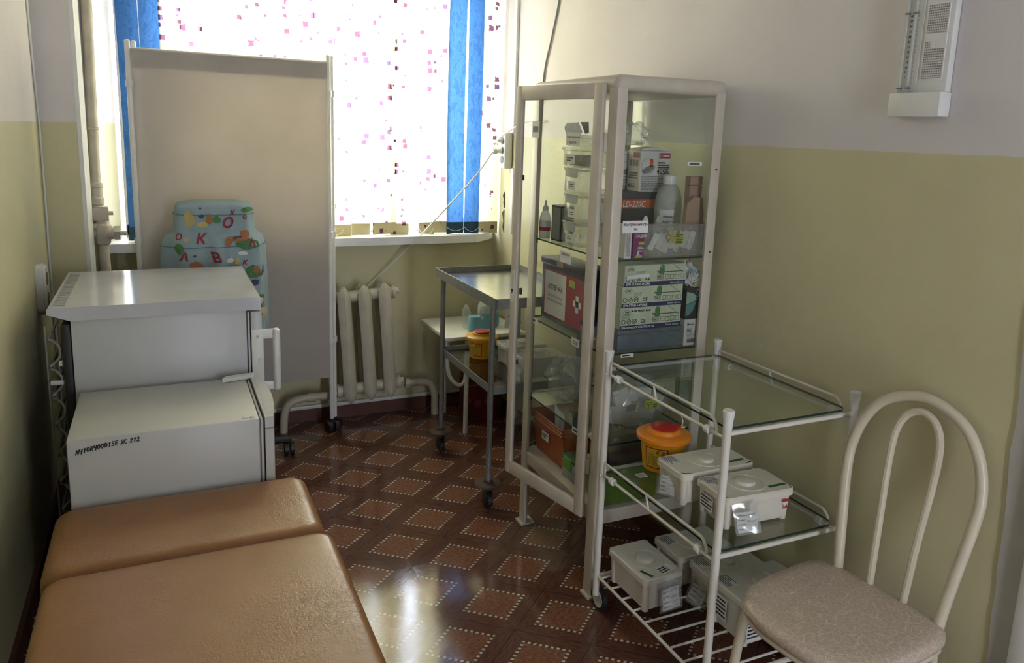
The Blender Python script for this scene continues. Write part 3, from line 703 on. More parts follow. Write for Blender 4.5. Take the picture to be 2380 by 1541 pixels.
f2.part('foot', MB().cyl((-.24, 2.43, 0), (-.24, 2.43, .035), .018, n=10), M['black']); f2.part('foot', MB().cyl((.2, 2.43, 0), (.2, 2.43, .035), .018, n=10), M['black'])
f2.part('foot', MB().cyl((-.24, 2.78, 0), (-.24, 2.78, .035), .018, n=10), M['black']); f2.part('foot', MB().cyl((.2, 2.78, 0), (.2, 2.78, .035), .018, n=10), M['black'])
GL = {'N': [[(0,-.1),(.12,.95)],[(.12,.95),(.55,.05)],[(.55,.05),(.72,1)]], '4': [[(.05,1),(.0,.5),(.6,.55)],[(.6,1),(.45,-.1)]], '1': [[(.1,.7),(.4,1),(.3,0)]], '0': [[(.3,1),(.05,.7),(.05,.3),(.3,0),(.55,.3),(.55,.7),(.3,1)]],
      'R': [[(.0,0),(.15,1),(.55,.85),(.5,.55),(.15,.5),(.65,.02)]], 'D': [[(.1,1),(.05,0),(.5,.2),(.6,.7),(.1,1)]], '5': [[(.6,1),(.15,.95),(.1,.6),(.5,.55),(.45,.1),(.0,.05)]], 'E': [[(.65,1),(.1,.95),(.1,.05),(.6,.0)],[(.1,.5),(.5,.5)]],
      'я': [[(.6,0),(.55,1),(.1,.9),(.1,.55),(.55,.5),(0,0)]], 'с': [[(.6,.8),(.2,.9),(.05,.4),(.3,0),(.65,.15)]], '2': [[(.05,.75),(.3,1),(.55,.75),(.05,.05),(.7,.1)]], ' ': []}
hw = MB(); x = -.258; z = .655
for i, c in enumerate('N410R400D15E яс 212'):
    h = .0145
    for st in GL[c]: hw.tube([(x+p[0]*h*.74+.15*p[1]*h, 2.3872, z+p[1]*h) for p in st], .0016, 5)
    x += .0092 if c != ' ' else .0055; z += .0018-.0006*min(i, 12)/6
f2.part('marker_number', hw, M['ink'], smooth=0)

# ------------------------------------------------------------------ examination couch
cc = Thing('examination_couch', 'tan leatherette examination couch with separate head section', 'couch', (.04, 1.6, 0))
def cushion(x0, x1, y0, y1, z0, z1, r):
    cx_, cy_, hx, hy = (x0+x1)/2, (y0+y1)/2, (x1-x0)/2, (y1-y0)/2
    lv = [(.012, z0), (0, z0+.02), (0, z1-r)]
    for k in range(1, 7):
        t = math.pi/2*k/6; lv.append((r*(1-math.cos(t)), z1-r+r*math.sin(t)))
    for o_ in (r+.02, r+.06, min(hx, hy)*.6): lv.append((o_, z1+.004*(o_/min(hx, hy))))
    mb = MB(); N = None
    for o_, z in lv:
        p = rr_poly(cx_, cy_, hx-o_, hy-o_, max(.004, .045-o_*.5), 6); N = len(p); mb.v += [(x, y, z) for x, y in p]
    for i in range(len(lv)-1):
        for k in range(N): mb.f.append((i*N+k, i*N+(k+1) % N, (i+1)*N+(k+1) % N, (i+1)*N+k)); mb.m.append(0)
    mb.f += [tuple(range(N-1, -1, -1)), tuple((len(lv)-1)*N+k for k in range(N))]; mb.m += [0, 0]
    return mb
cc.part('main_cushion', cushion(-.305, .388, .55, 1.988, .395, .512, .030), M['leather'], smooth=50)
cc.part('head_cushion', cushion(-.318, .378, 1.992, 2.378, .395, .508, .042), M['leather'], smooth=50)
cc.part('frame', MB().box(-.28, .36, .6, .63, .36, .395).box(-.28, .36, 2.32, 2.35, .36, .395).box(-.28, -.25, .6, 2.35, .36, .395).box(.33, .36, .6, 2.35, .36, .395), M['rackw'])
for x, y in ((-.265, .62), (.345, .62), (-.265, 2.3), (.345, 2.3), (-.265, 1.5), (.345, 1.5)):
    cc.part('leg', MB().cyl((x, y, 0), (x, y, .37), .014, n=12), M['rackw'])

# ------------------------------------------------------------------ steel trolley
tr = Thing('instrument_trolley', 'grey steel two-tier instrument trolley with brown bumper discs', 'trolley', (1.43, 3.16, 0))
TX0, TX1, TY0, TY1 = 1.212, 1.655, 2.785, 3.535
tray = MB().box(TX0, TX1, TY0, TY1, .906, .912)
tr.part('top_tray', tray, M['steel'])
for a in (MB().box(TX0-.003, TX0+.001, TY0, TY1, .895, .938), MB().box(TX1-.001, TX1+.003, TY0, TY1, .895, .938), MB().box(TX0, TX1, TY0-.003, TY0+.001, .895, .938), MB().box(TX0, TX1, TY1-.001, TY1+.003, .895, .938)):
    tr.part('tray_rim', a, M['steelside'])
tr.part('lower_glass', MB().box(TX0+.028, TX1-.02, TY0+.085, TY1-.02, .513, .518, 0, 1), [M['shelf'], M['edge']])
for a in (MB().box(TX0+.024, TX0+.028, TY0+.08, TY1-.01, .503, .538), MB().box(TX1-.02, TX1-.016, TY0+.08, TY1-.01, .503, .538), MB().box(TX0+.024, TX1-.016, TY0+.08, TY0+.084, .503, .538), MB().box(TX0+.024, TX1-.016, TY1-.016, TY1-.012, .503, .538)):
    tr.part('shelf_rim', a, M['steelside'])
for x, y in ((TX0+.014, TY0+.065), (TX0+.020, TY1-.05), (TX1-.012, TY0+.065), (TX1-.012, TY1-.05)):
    tr.part('leg', MB().cyl((x, y, .125), (x, y, .905), .0125, n=14), M['steelside'])
    cs = tr.part('bumper_disc', MB().lathe([(.02, .118), (.055, .115), (.060, .110), (.056, .104), (.02, .102)], (x, y, 0), 28).lathe([(.018, .128), (.02, .122), (.018, .112)], (x, y, 0), 16), M['discbrown'])
    tr.part('caster', MB().cyl((x-.012, y, .0345), (x+.012, y, .0345), .034, n=24).box(x-.016, x-.013, y-.014, y+.014, .034, .095).box(x+.013, x+.016, y-.014, y+.014, .034, .095).cyl((x, y, .08), (x, y, .104), .016, n=10), M['black'], cs)

# ------------------------------------------------------------------ small white table and what stands on and under it
tb = Thing('white_table', 'small white table with bent tube legs behind the steel trolley', 'table', (1.53, 3.84, 0))
tb.part('tabletop', MB().rbox(1.305, 1.755, 3.625, 4.06, .53, .55, .003), M['whitepl'])
for x, y in ((1.432, 3.66), (1.69, 3.665), (1.432, 4.0), (1.69, 4.0)):
    tb.part('leg', MB().cyl((x, y, 0), (x, y, .53), .0125, n=14), M['white_trim'])
tb.part('brace', MB().tube([(1.325, 3.665, .53), (1.326, 3.665, .40), (1.34, 3.665, .33), (1.375, 3.665, .285), (1.405, 3.665, .275), (1.425, 3.665, .30), (1.43, 3.665, .36)], .010, 10, sub=5), M['white_trim'])
tb.part('brace', MB().tube([(1.432, 3.68, .36), (1.455, 3.70, .44), (1.50, 3.72, .475), (1.60, 3.73, .48)], .010, 10, sub=5), M['white_trim'])
jg = Thing('liquid_jug', 'white plastic jug with blue lower half on the small white table', 'bottle', (1.60, 3.78, .5505))
jg.part('body', MB().lathe([(.055, .0), (.062, .01), (.062, .085)], (1.60, 3.78, .551), 24, sy=.7), M['blueliq'])
jg.part('shoulder', MB().lathe([(.062, .085), (.061, .12), (.045, .155), (.024, .178), (.024, .20)], (1.60, 3.78, .551), 24, sy=.7), M['milky'])
jg.part('cap', MB().lathe([(.026, .195), (.026, .225), (.02, .228)], (1.60, 3.78, .551), 16), M['whitepl'])
jg.part('handle', MB().tube([(1.555, 3.735, .69), (1.53, 3.73, .68), (1.525, 3.73, .64), (1.55, 3.738, .61)], .008, 8, sub=4), M['milky'])
def crumple(c, rx, ry, rz, sd, amp=.22, nu=26, nv=16, flat=None):
    r_ = random.Random(sd); ph = [r_.uniform(0, 6.28) for _ in range(8)]
    def fn(th, p):
        return 1+amp*(.5*math.sin(3*th+ph[0]+2*p)+.35*math.sin(5*th+4*p+ph[1])+.3*math.sin(9*p+2*th+ph[2])+.25*math.sin(11*th-5*p+ph[3]))+r_.uniform(-amp, amp)*.25
    mb = MB().ball(c, rx, ry, rz, nu, nv, fn=fn)
    if flat is not None: mb.v = [(x, y, max(flat, z)) for x, y, z in mb.v]
    return mb
pb = Thing('wipes_packet', 'clear packet with blue lid left of the white jug on table', 'packet', (1.51, 3.74, .5505))
pb.part('packet', crumple((1.470, 3.775, .61), .024, .035, .070, 5, .13, flat=.5515), M['bag'])
pb.part('lid', MB().lathe([(.030, .0), (.034, .012), (.034, .075), (.030, .082)], (1.493, 3.715, .5515), 20), M['blueliq'])
sn = Thing('snowflake_bag', 'frosted bag with blue snowflakes standing behind the steel trolley', 'bag', (1.71, 3.74, .5505))
sn.part('bag', MB().grid(lambda u, v: (1.675+.075*u+.006*math.sin(v*7), 3.72-.018*math.sin(math.pi*u)+.008*math.sin(9*v+4*u), .552+.22*v), 8, 10).grid(lambda u, v: (1.75-.075*u+.006*math.sin(v*7), 3.735+.018*math.sin(math.pi*u), .552+.22*v), 8, 10), M['milky'])
sf = MB()
for cx_, cz, r in ((1.70, .62, .022), (1.735, .69, .022), (1.70, .74, .016), (1.745, .585, .016)):
    for k in range(6):
        a = math.pi*k/3; dx, dz = math.cos(a), math.sin(a)
        sf.line((0, 3.696, 0), (1,0,0), (0,0,1), cx_, cz, cx_+r*dx, cz+r*dz, .003)
        for t in (.5, .75):
            for s_ in (-1, 1):
                b = a+s_*.8; sf.line((0, 3.696, 0), (1,0,0), (0,0,1), cx_+r*t*dx, cz+r*t*dz, cx_+r*t*dx+.3*r*math.cos(b), cz+r*t*dz+.3*r*math.sin(b), .002)
M['bluepr'] = pm('snow_blue', (.10,.22,.32), .6)
sn.part('snowflake_print', sf, M['bluepr'], smooth=0)
def gift_mat():
    m, nt, b = NT('dark_floral_print'); k, (x, y, z) = pos(nt, 'World')
    d, n = voro(nt, k, 16); r1 = nt.nodes.new('ShaderNodeSeparateColor'); nt.links.new(n.outputs['Color'], r1.inputs[0])
    c = ramp(nt, X(nt, r1.outputs[0]), [(0, (.02,.03,.018)), (.3, (.16,.01,.015)), (.55, (.03,.06,.03)), (.72, (.22,.05,.06)), (.88, (.05,.02,.02))], 'CONSTANT')
    c2 = mixc(nt, (X(nt, d)+noise(nt, k, 60, 3)*.3).lt(.5), (.10,.008,.012), c)
    nt.links.new(c2, b.inputs['Base Color']); b.inputs['Roughness'].default_value = .35; return m
M['gift'] = gift_mat()
gb = Thing('gift_bag', 'dark red floral gift bag on the floor under the small table', 'bag', (1.60, 3.88, 0))
gb.part('body', MB().prism([(1.50, 3.79), (1.70, 3.79), (1.705, 3.86), (1.70, 3.94), (1.50, 3.94), (1.505, 3.86)], 'z', .001, .33), M['gift'])
gb.part('top_fold', crumple((1.60, 3.865, .345), .095, .055, .045, 9, .18, flat=.3305), M['gift'])
gb.part('rim_band', MB().box(1.498, 1.704, 3.786, 3.79, .215, .222), M['chrome'])

# ------------------------------------------------------------------ lidded disinfection boxes
def lid_box(name, label, loc, rz, L, Wd, Hh, mat, group, features=()):
    t = Thing(name, label, 'box', loc, rz, group=group, world=False)
    hx, hy = L/2, Wd/2; zl = Hh-.022
    b = MB(); ix, iy = hx-.010, hy-.010
    bot = [(-ix+.008, -iy+.006), (ix-.008, -iy+.006), (ix-.008, iy-.006), (-ix+.008, iy-.006)]; top_ = [(-ix, -iy), (ix, -iy), (ix, iy), (-ix, iy)]
    pb_ = rr_poly(0, 0, ix-.007, iy-.005, .014, 3); pt_ = rr_poly(0, 0, ix, iy, .014, 3); n = len(pb_)
    b.add([(x, y, .004) for x, y in pb_]+[(x, y, zl) for x, y in pt_], [(k, (k+1) % n, n+(k+1) % n, n+k) for k in range(n)]+[tuple(range(n-1, -1, -1))])
    for sx in (-1, 1):
        for sy in (-1, 1): b.cyl((sx*(ix-.012), sy*(iy-.011), 0), (sx*(ix-.008), sy*(iy-.009), zl), .011, .012, n=10)
    bo = t.part('body', b, mat, smooth=40)
    l = MB()
    lp = rr_poly(0, 0, hx, hy, .016, 4); lp2 = rr_poly(0, 0, hx-.004, hy-.004, .014, 4); n = len(lp)
    l.add([(x, y, zl-.004) for x, y in lp]+[(x, y, zl+.012) for x, y in lp]+[(x, y, zl+.016) for x, y in lp2], [(k, (k+1) % n, n+(k+1) % n, n+k) for k in range(n)]+[(n+k, n+(k+1) % n, 2*n+(k+1) % n, 2*n+k) for k in range(n)]+[tuple(range(n-1, -1, -1))])
    # lid top with a sunk ring and a knob
    R = min(hy*.70, .052); zt = zl+.016; m_ = 32
    inner = [(R*math.cos(2*math.pi*k/m_), R*math.sin(2*math.pi*k/m_)) for k in range(m_)]
    rect = []
    for k in range(m_):
        a = 2*math.pi*k/m_; c, s_ = math.cos(a), math.sin(a); q = min((hx-.004)/max(1e-6, abs(c)), (hy-.004)/max(1e-6, abs(s_))); rect.append((q*c, q*s_))
    l.add([(x, y, zt) for x, y in rect]+[(x, y, zt) for x, y in inner], [(k, (k+1) % m_, m_+(k+1) % m_, m_+k) for k in range(m_)])
    l.lathe([(R+.004, zt), (R+.003, zt+.0022), (R+.0005, zt+.0022), (R-.001, zt-.012), (R*.60, zt-.0145), (R*.53, zt+.004), (R*.50, zt+.0085), (R*.44, zt+.0095), (0.0001, zt+.0095)], (0, 0, 0), m_)
    for sx, sy in ((1, 1), (-1, 1), (1, -1), (-1, -1)): l.box(sx*(hx-.002)-.001, sx*(hx-.002)+.001, sy*(hy-.016)-.005, sy*(hy-.016)+.005, zl-.002, zt)
    lo_ = t.part('lid', l, mat, smooth=30)
    def paper(nm, org, xd, yd, w, h, rows_, seed, parent=lo_, m1='paper', fill=.45):
        nrm = Vector(xd).cross(Vector(yd))
        q = t.part(nm, MB().quad(Vector(org)+nrm*.0008, xd, yd, 0, w, 0, h), M[m1], parent, smooth=0)
        t.part('lettering', MB().bars(Vector(org)+nrm*.0014, xd, yd, .06*w, .94*w, .08*h, .92*h, rows_, fill, seed), M['ink' if m1 == 'paper' else 'greyink'], parent, smooth=0)
    for ft in features:
        if ft[0] == 'toplabel':     # at (x,y), xd angle, w, h, rows
            _, x, y, a, w, h, r_, sd = ft; ca, sa = math.cos(a), math.sin(a)
            paper('label', (x, y, zt), (ca, sa, 0), (-sa, ca, 0), w, h, r_, sd)
        elif ft[0] == 'strip':
            _, x, y, a, w = ft; ca, sa = math.cos(a), math.sin(a)
            t.part('green_strip', MB().quad((x, y, zt+.0008), (ca, sa, 0), (-sa, ca, 0), 0, w, 0, .011), M['greenink'], lo_, smooth=0)
        elif ft[0] == 'sidelabel':  # on -x or -y face
            _, face, u, z, w, h, r_, sd = ft
            if face == '-x': paper('label', (-hx+.009, -u, z), (0, -1, 0), (0, 0, 1), w, h, r_, sd, bo)
            else: paper('label', (u, -hy+.009, z), (1, 0, 0), (0, 0, 1), w, h, r_, sd, bo)
        elif ft[0] == 'tag':        # clear sleeve with a paper card hanging off an edge
            _, org, xd, yd, w, h, sd = ft
            xd = Vector(xd).normalized(); yd = Vector(yd).normalized(); nn = xd.cross(yd); o_ = Vector(org)
            def fb(u, v, k=0): return o_+xd*(w*u)+yd*(h*v)+nn*(k+.004*math.sin(5*u+3*v+sd)*math.sin(math.pi*v)+.003*math.sin(9*v+sd))
            sl_ = t.part('plastic_sleeve', MB().grid(lambda u, v: fb(u, v, .003), 8, 8).grid(lambda u, v: fb(1-u, v, -.001), 8, 8), M['bag'], lo_, smooth=20)
            t.part('card', MB().grid(lambda u, v: fb(.10+.8*u, .06+.66*v, .0009), 6, 6), M['paper'], lo_)
            br = MB(); rg = random.Random(sd)
            for k in range(4):
                y_ = .15+.15*k
                br.add([fb(a_, b_, .0016) for a_, b_ in ((.14, y_), (.14+rg.uniform(.2, .4), y_), (.14+.3, y_+.035), (.14, y_+.035))], [(0,1,2,3)])
                br.add([fb(a_, b_, .0016) for a_, b_ in ((.48, y_-.012), (.88, y_-.012), (.88, y_-.004), (.48, y_-.004))], [(0,1,2,3)])
            for k in range(2):
                y_ = .36+.22*k
                wv = [fb(.5+.04*i+k*.02, y_+.06+.035*((-1)**i)*rg.uniform(.4, 1), .002) for i in range(9)]
                br.tube(wv, .0006, 4)
            t.part('card_writing', br, M['greyink'], lo_, smooth=0)
    return t, bo, lo_
BX = 'white disinfection boxes'
z0 = .5285
b1 = lid_box('disinfection_box', 'cream lidded box behind another on the middle glass shelf, hanging card sleeve', (1.488, 1.772, z0), 0.0, .268, .142, .108, M['creampl'], BX,
        [('toplabel', -.129, .062, -1.571, .062, .05, 7, 3), ('strip', .055, -.045, .05, .062), ('tag', (-.150, .035, .002), (.45, -.9, .05), (.25, .12, .9), .075, .082, 4)])
b2 = lid_box('disinfection_box', 'front cream lidded box on the middle glass shelf with red 1A mark', (1.502, 1.607, z0), math.radians(-3), .238, .148, .104, M['creampl'], BX,
        [('toplabel', -.113, .066, -1.571, .062, .05, 7, 5), ('strip', .048, -.050, .05, .06), ('sidelabel', '-x', -.055, .02, .06, .045, 4, 8), ('tag', (-.095, -.098, -.002), (.93, -.25, .12), (-.05, .28, .95), .072, .086, 9)])
mk = MB().text('1A', .016, (.085, -.0665, .035), (1,0,0), (0,0,1), bold=.03).quad((.082, -.0666, .056), (1,0,0), (0,0,1), 0, .022, 0, .009)
b2[0].part('red_mark', mk, M['redink'], b2[1], smooth=0)
zw = .1425
b3 = lid_box('disinfection_box', 'white lidded box standing lengthwise alone at the wire shelf corner', (1.372, 1.884, zw), math.radians(1), .150, .215, .122, M['greypl'], BX,
        [('toplabel', .0, -.098, .25, .062, .036, 3, 11), ('strip', -.06, -.055, -1.2, .045), ('tag', (-.022, -.122, .000), (1, .0, .04), (0, .16, .98), .086, .10, 12)])
b4 = lid_box('disinfection_box', 'white lidded box with card sleeve at the back of the wire shelf', (1.595, 1.925, zw), 0, .225, .150, .118, M['greypl'], BX,
        [('toplabel', -.108, .065, -1.571, .06, .05, 6, 15), ('tag', (-.128, .02, .0), (.15, -1, .0), (.35, .05, .93), .10, .07, 16)])
b5 = lid_box('disinfection_box', 'white lidded box between two others on the wire shelf', (1.618, 1.776, zw), 0, .228, .120, .118, M['greypl'], BX,
        [('toplabel', -.108, .055, -1.571, .06, .05, 6, 18), ('tag', (-.128, .04, -.02), (.1, -1, .05), (.32, .0, .95), .075, .095, 19)])
b6 = lid_box('disinfection_box', 'tall white lidded box beside the chair leg on the wire shelf', (1.607, 1.610, zw), 0, .262, .168, .150, M['greypl'], BX,
        [('toplabel', -.124, .072, -1.571, .065, .05, 6, 21), ('sidelabel', '-x', -.07, .03, .065, .075, 5, 22), ('sidelabel', '-y', -.115, .015, .075, .085, 6, 23)])
b7 = lid_box('disinfection_box', 'rear white lidded box on the steel trolley next to sharps bin', (1.535, 3.215, .5185), 0, .21, .14, .105, M['greypl'], BX,
        [('toplabel', -.10, .06, -1.571, .06, .045, 6, 31)])
b8 = lid_box('disinfection_box', 'front white lidded box on the steel trolley with hanging card', (1.535, 3.03, .5185), 0, .22, .15, .105, M['greypl'], BX,
        [('toplabel', -.105, .065, -1.571, .06, .045, 6, 33), ('tag', (-.125, .03, -.02), (.1, -1, .0), (.22, .0, .97), .09, .09, 34)])

# ------------------------------------------------------------------ sharps bins
def sharps(label, loc, s, tab):
    t = Thing('sharps_bin', label, 'sharps bin', loc, 0, group='sharps bins', world=False)
    t.part('body', MB().lathe([(.058*s, .0), (.062*s, .004*s), (.076*s, .108*s), (.074*s, .11*s)], n=40), M['yellow'])
    lo_ = t.part('lid', MB().lathe([(.086*s, .103*s), (.089*s, .107*s), (.089*s, .118*s), (.082*s, .123*s), (.055*s, .126*s), (.05*s, .137*s), (.046*s, .139*s), (.0001, .139*s)], n=40), M['orange' if tab else 'yellow'])
    t.part('red_flap', MB().lathe([(.044*s, .1385*s), (.045*s, .143*s), (.040*s, .146*s), (.0001, .146*s)], n=32).prism([(.038*s, -.012*s), (.062*s, -.008*s), (.062*s, .008*s), (.038*s, .012*s)], 'z', .136*s, .143*s), M['red'], lo_)
    if tab:
        t.part('closure_tab', MB().tube([(.068*s, .0, .130*s), (.074*s, .0, .148*s), (.063*s, .0, .178*s)], .0016, 6).tube([(.074*s+.008*math.cos(2*math.pi*k/12), .008*math.sin(2*math.pi*k/12), .131*s) for k in range(12)], .0014, 6, closed=True), M['whitepl'], lo_)
    a0, a1 = math.radians(186), math.radians(248)
    def cp(a, z, o): r = (.062+.014*(z-.004*s)/(.104*s))*s+o; return (r*math.cos(a), r*math.sin(a), z)
    lb = t.part('label', MB().grid(lambda u, v: cp(a0+(a1-a0)*u, (.018+.072*v)*s, .0006), 10, 3), M['ylabel'])
    bd = MB()
    for u0, u1, v0, v1 in ((0, 1, 0, .05), (0, 1, .95, 1), (0, .04, 0, 1), (.95, 1, 0, 1)):
        bd.grid(lambda u, v: cp(a0+(a1-a0)*(u0+(u1-u0)*u), (.018+.072*(v0+(v1-v0)*v))*s, .0012), 10, 2)
    for k in range(24):
        a = 2*math.pi*k/24; b = 2*math.pi*(k+1)/24
        if k % 12 in (5, 6): continue
        q = lambda t_, r: cp(a0+(a1-a0)*(.68+r*math.cos(t_)), (.076+.9*r*.05*math.sin(t_))*s, .0013)
        bd.add([q(a, .11), q(b, .11), q(b, .17), q(a, .17)], [(0,1,2,3)])
    t.part('label_border', bd, M['redink'], lb, smooth=0)
    fp = MB(); rg = random.Random(5)
    for k in range(7):
        v = .16+.085*k; e = rg.uniform(.45, .85)
        if v > .66: e = min(e, .4)
        fp.grid(lambda u, w: cp(a0+(a1-a0)*(.12+(e-.12)*u), (.018+.072*(v+.025*w))*s, .0013), 6, 1)
    t.part('label_text', fp, M['brass'], lb, smooth=0)
    return t
sharps('yellow sharps bin with orange lid and red flap on glass shelf', (1.468, 1.962, z0), 1.0, True)
sharps('yellow sharps bin with red flap on the lower trolley shelf', (1.392, 3.36, .5185), .90, False)

# ------------------------------------------------------------------ glass medical cabinet
CX0, CX1, CY0, CY1 = 1.305, 1.725, 2.10, 2.70
cb = Thing('medical_cabinet', 'ivory metal medical cabinet with glass sides and ajar glass door', 'cabinet', (1.515, 2.40, 0))
cb.part('top', MB().rbox(CX0-.004, CX1+.003, CY0-.004, CY1+.004, 1.738, 1.79, .022, 4), M['cab'], smooth=50)
cb.part('bottom_panel', MB().rbox(CX0+.003, CX1-.003, CY0+.003, CY1-.003, .275, .326, .004), M['cab'])
def angle_post(x, y, sx, sy, wx, wy):
    t = .010; o = [(0, 0)]
    pl = [(t*.7, 0), (wx, 0), (wx, t), (t, t), (t, wy), (0, wy), (0, t*.7), (t*.2, t*.2)]
    return [(x+sx*a, y+sy*b) for a, b in pl]
for x, y, sx, sy, wx, wy in ((CX0, CY0, 1, 1, .036, .05), (CX1, CY0, -1, 1, .040, .04), (CX0, CY1, 1, -1, .036, .05), (CX1, CY1, -1, -1, .04, .04)):
    po = cb.part('post', MB().prism(angle_post(x, y, sx, sy, wx, wy), 'z', .006, 1.75), M['cab'])
    cb.part('foot', MB().prism([(x-sx*.012, y-sy*.006), (x+sx*.05, y-sy*.006), (x+sx*.05, y+sy*.05), (x-sx*.012, y+sy*.05)], 'z', 0, .008), M['cab'], po)
sd = MB().box(CX0+.034, CX1-.038, CY0+.006, CY0+.010, .324, 1.740)
cb.part('glass_pane', sd, M['glass'])
cb.part('glass_pane', MB().box(CX0+.034, CX1-.038, CY1-.010, CY1-.006, .324, 1.740), M['glass'])
cb.part('glass_pane', MB().box(CX1-.010, CX1-.006, CY0+.038, CY1-.038, .324, 1.740), M['glass'])
SZ = (1.204, .885, .563)
for z in SZ: cb.part('glass_shelf', MB().box(CX0+.013, CX1-.013, CY0+.013, CY1-.013, z-.006, z, 0, 1), [M['shelf'], M['edge']])
for z in SZ:
    for y in (CY0+.03, CY1-.03):
        cb.part('shelf_bracket', MB().box(CX0+.011, CX0+.022, y-.008, y+.008, z-.022, z-.0065), M['dark'])
# door, hinged on the near post and standing slightly ajar
HX, HY, DA = 1.296, 2.152, math.radians(12)
def dmap(mb):
    ca, sa = math.cos(DA), math.sin(DA)
    mb.v = [(HX-u*sa-w*ca, HY+u*ca-w*sa, z) for u, w, z in mb.v]; return mb
DW, DZ0, DZ1 = .455, .288, 1.765
dfr = MB().rbox(0, .042, 0, .018, DZ0, DZ1, .004).rbox(DW-.034, DW, 0, .018, DZ0, DZ1, .004).rbox(.03, DW-.02, .0005, .0175, DZ1-.05, DZ1, .004).rbox(.03, DW-.02, .0005, .0175, DZ0, DZ0+.052, .004)
door = cb.part('door', dmap(dfr), M['cab'])
cb.part('door_glass', dmap(MB().box(.040, DW-.032, .006, .010, DZ0+.05, DZ1-.048)), M['glass'], door)
cb.part('lock_plate', dmap(MB().prism(rr_poly(DW-.016, 1.035, .010, .062, .0098, 6), 'y', .0178, .0205)), M['creampl'], door)
cb.part('keyhole', dmap(MB().cyl((DW-.016, .0203, 1.02), (DW-.016, .0212, 1.02), .005, n=14).box(DW-.018, DW-.014, .0203, .0212, 1.008, 1.02)), M['dark'], door)
cb.part('lock_bolt', dmap(MB().rbox(DW-.045, DW-.036, -.006, .004, 1.005, 1.03, .002)), M['dark'], door)
for z in (1.43, .73): cb.part('buffer', dmap(MB().rbox(DW-.038, DW-.030, -.004, .005, z, z+.02, .002)), M['dark'], door)
for z in (.45, 1.55): cb.part('hinge', MB().cyl((1.297, 2.149, z), (1.297, 2.149, z+.06), .006, n=10), M['cab'], door)
for z in (1.50, 1.22, .84, .60): cb.part('bolt_hole', MB().cyl((CX1-.018, CY0-.0012, z), (CX1-.018, CY0+.002, z), .004, n=8), M['dark'])
FY, FXD, FZ = (1,0,0), (0,-1,0), (0,0,1)     # print directions: front faces (-y) use FY/FZ, left faces (-x) use FXD/FZ
def cab_label(org, xd, w, h, lines, size, seed=1):
    yd = (0,0,1); n = Vector(xd).cross(Vector(yd))
    lb = cb.part('shelf_label', MB().add([Vector(org)+Vector(xd)*a+Vector(yd)*b+n*c for c in (0, .0012) for a, b in ((0, 0), (w, 0), (w, h), (0, h))], [(3,2,1,0), (4,5,6,7), (0,1,5,4), (1,2,6,5), (2,3,7,6), (3,0,4,7)]), M['paper'], smooth=0)
    mb = MB(); o2 = Vector(org)+n*.0018
    if lines:
        for k, t in enumerate(lines): mb.text(t, size, o2, xd, yd, w/2, h-size*1.25*(k+1), 'C', bold=.02, shear=.15)
    else: mb.bars(o2, xd, yd, .12*w, .88*w, .25*h, .75*h, 1, .7, seed)
    cb.part('label_text', mb, M['ink'], lb, smooth=0)
cab_label((1.352, CY0+.004, 1.292), FY, .098, .040, ['Внутренние пр-', 'ты'], .0125)
cab_label((1.590, CY0+.004, 1.512), FY, .058, .012, [], 0, 4)
cab_label((1.375, CY0+.004, .872), FY, .05, .012, [], 0, 5)
cab_label((CX0+.011, 2.455, 1.145), FXD, .085, .042, ['Наружные'], .011)
cab_label((CX0-.002, 2.695, 1.585), FXD, .060, .062, [], 0, 6)
cab_label((CX0+.010, 2.685, .866), FXD, .075, .024, [], 0, 7)
cab_label((CX0+.010, 2.335, .862), FXD, .055, .028, ['СКВ'], .017)
cab_label((CX0+.010, 2.30, .545), FXD, .05, .022, [], 0, 8)

# --- things on the top cabinet shelf
Z1 = SZ[0]+.0005
def carton(name, label, cat, x0, x1, y0, y1, z0_, z1_, mat, group=None):
    t = Thing(name, label, cat, ((x0+x1)/2, (y0+y1)/2, z0_), group=group)
    t.body = t.part('carton', MB().rbox(x0, x1, y0, y1, z0_, z1_, .0015, 1), mat); return t
def deco(t, name, mb, mat): return t.part(name, mb, mat, t.body, smooth=0)
ld = carton('device_carton', 'black and white carton with orange LD-220C band under respirator box', 'box', 1.490, 1.655, 2.345, 2.50, Z1, 1.405, M['charcoal'])
o = (1.490, 2.3438, Z1)
deco(ld, 'orange_band', MB().quad(o, FY, FZ, .004, .15, .142, .174), M['orangeink'])
deco(ld, 'lettering', MB().text('LD-220C', .030, (1.490, 2.3432, Z1), FY, FZ, .010, .147, bold=.02, sx=.85, shear=.2), M['paper'])
deco(ld, 'side_panel', MB().quad((1.4888, 2.4995, Z1), FXD, FZ, .002, .152, .003, .197), M['card'])
deco(ld, 'side_print', MB().ring((1.4882, 2.4995, Z1), FXD, FZ, .09, .05, .05, .004, sy=1.4).text('Little Doctor', .022, (1.4882, 2.4995, Z1), FXD, FZ, .01, .15, bold=.01), M['greyink'])
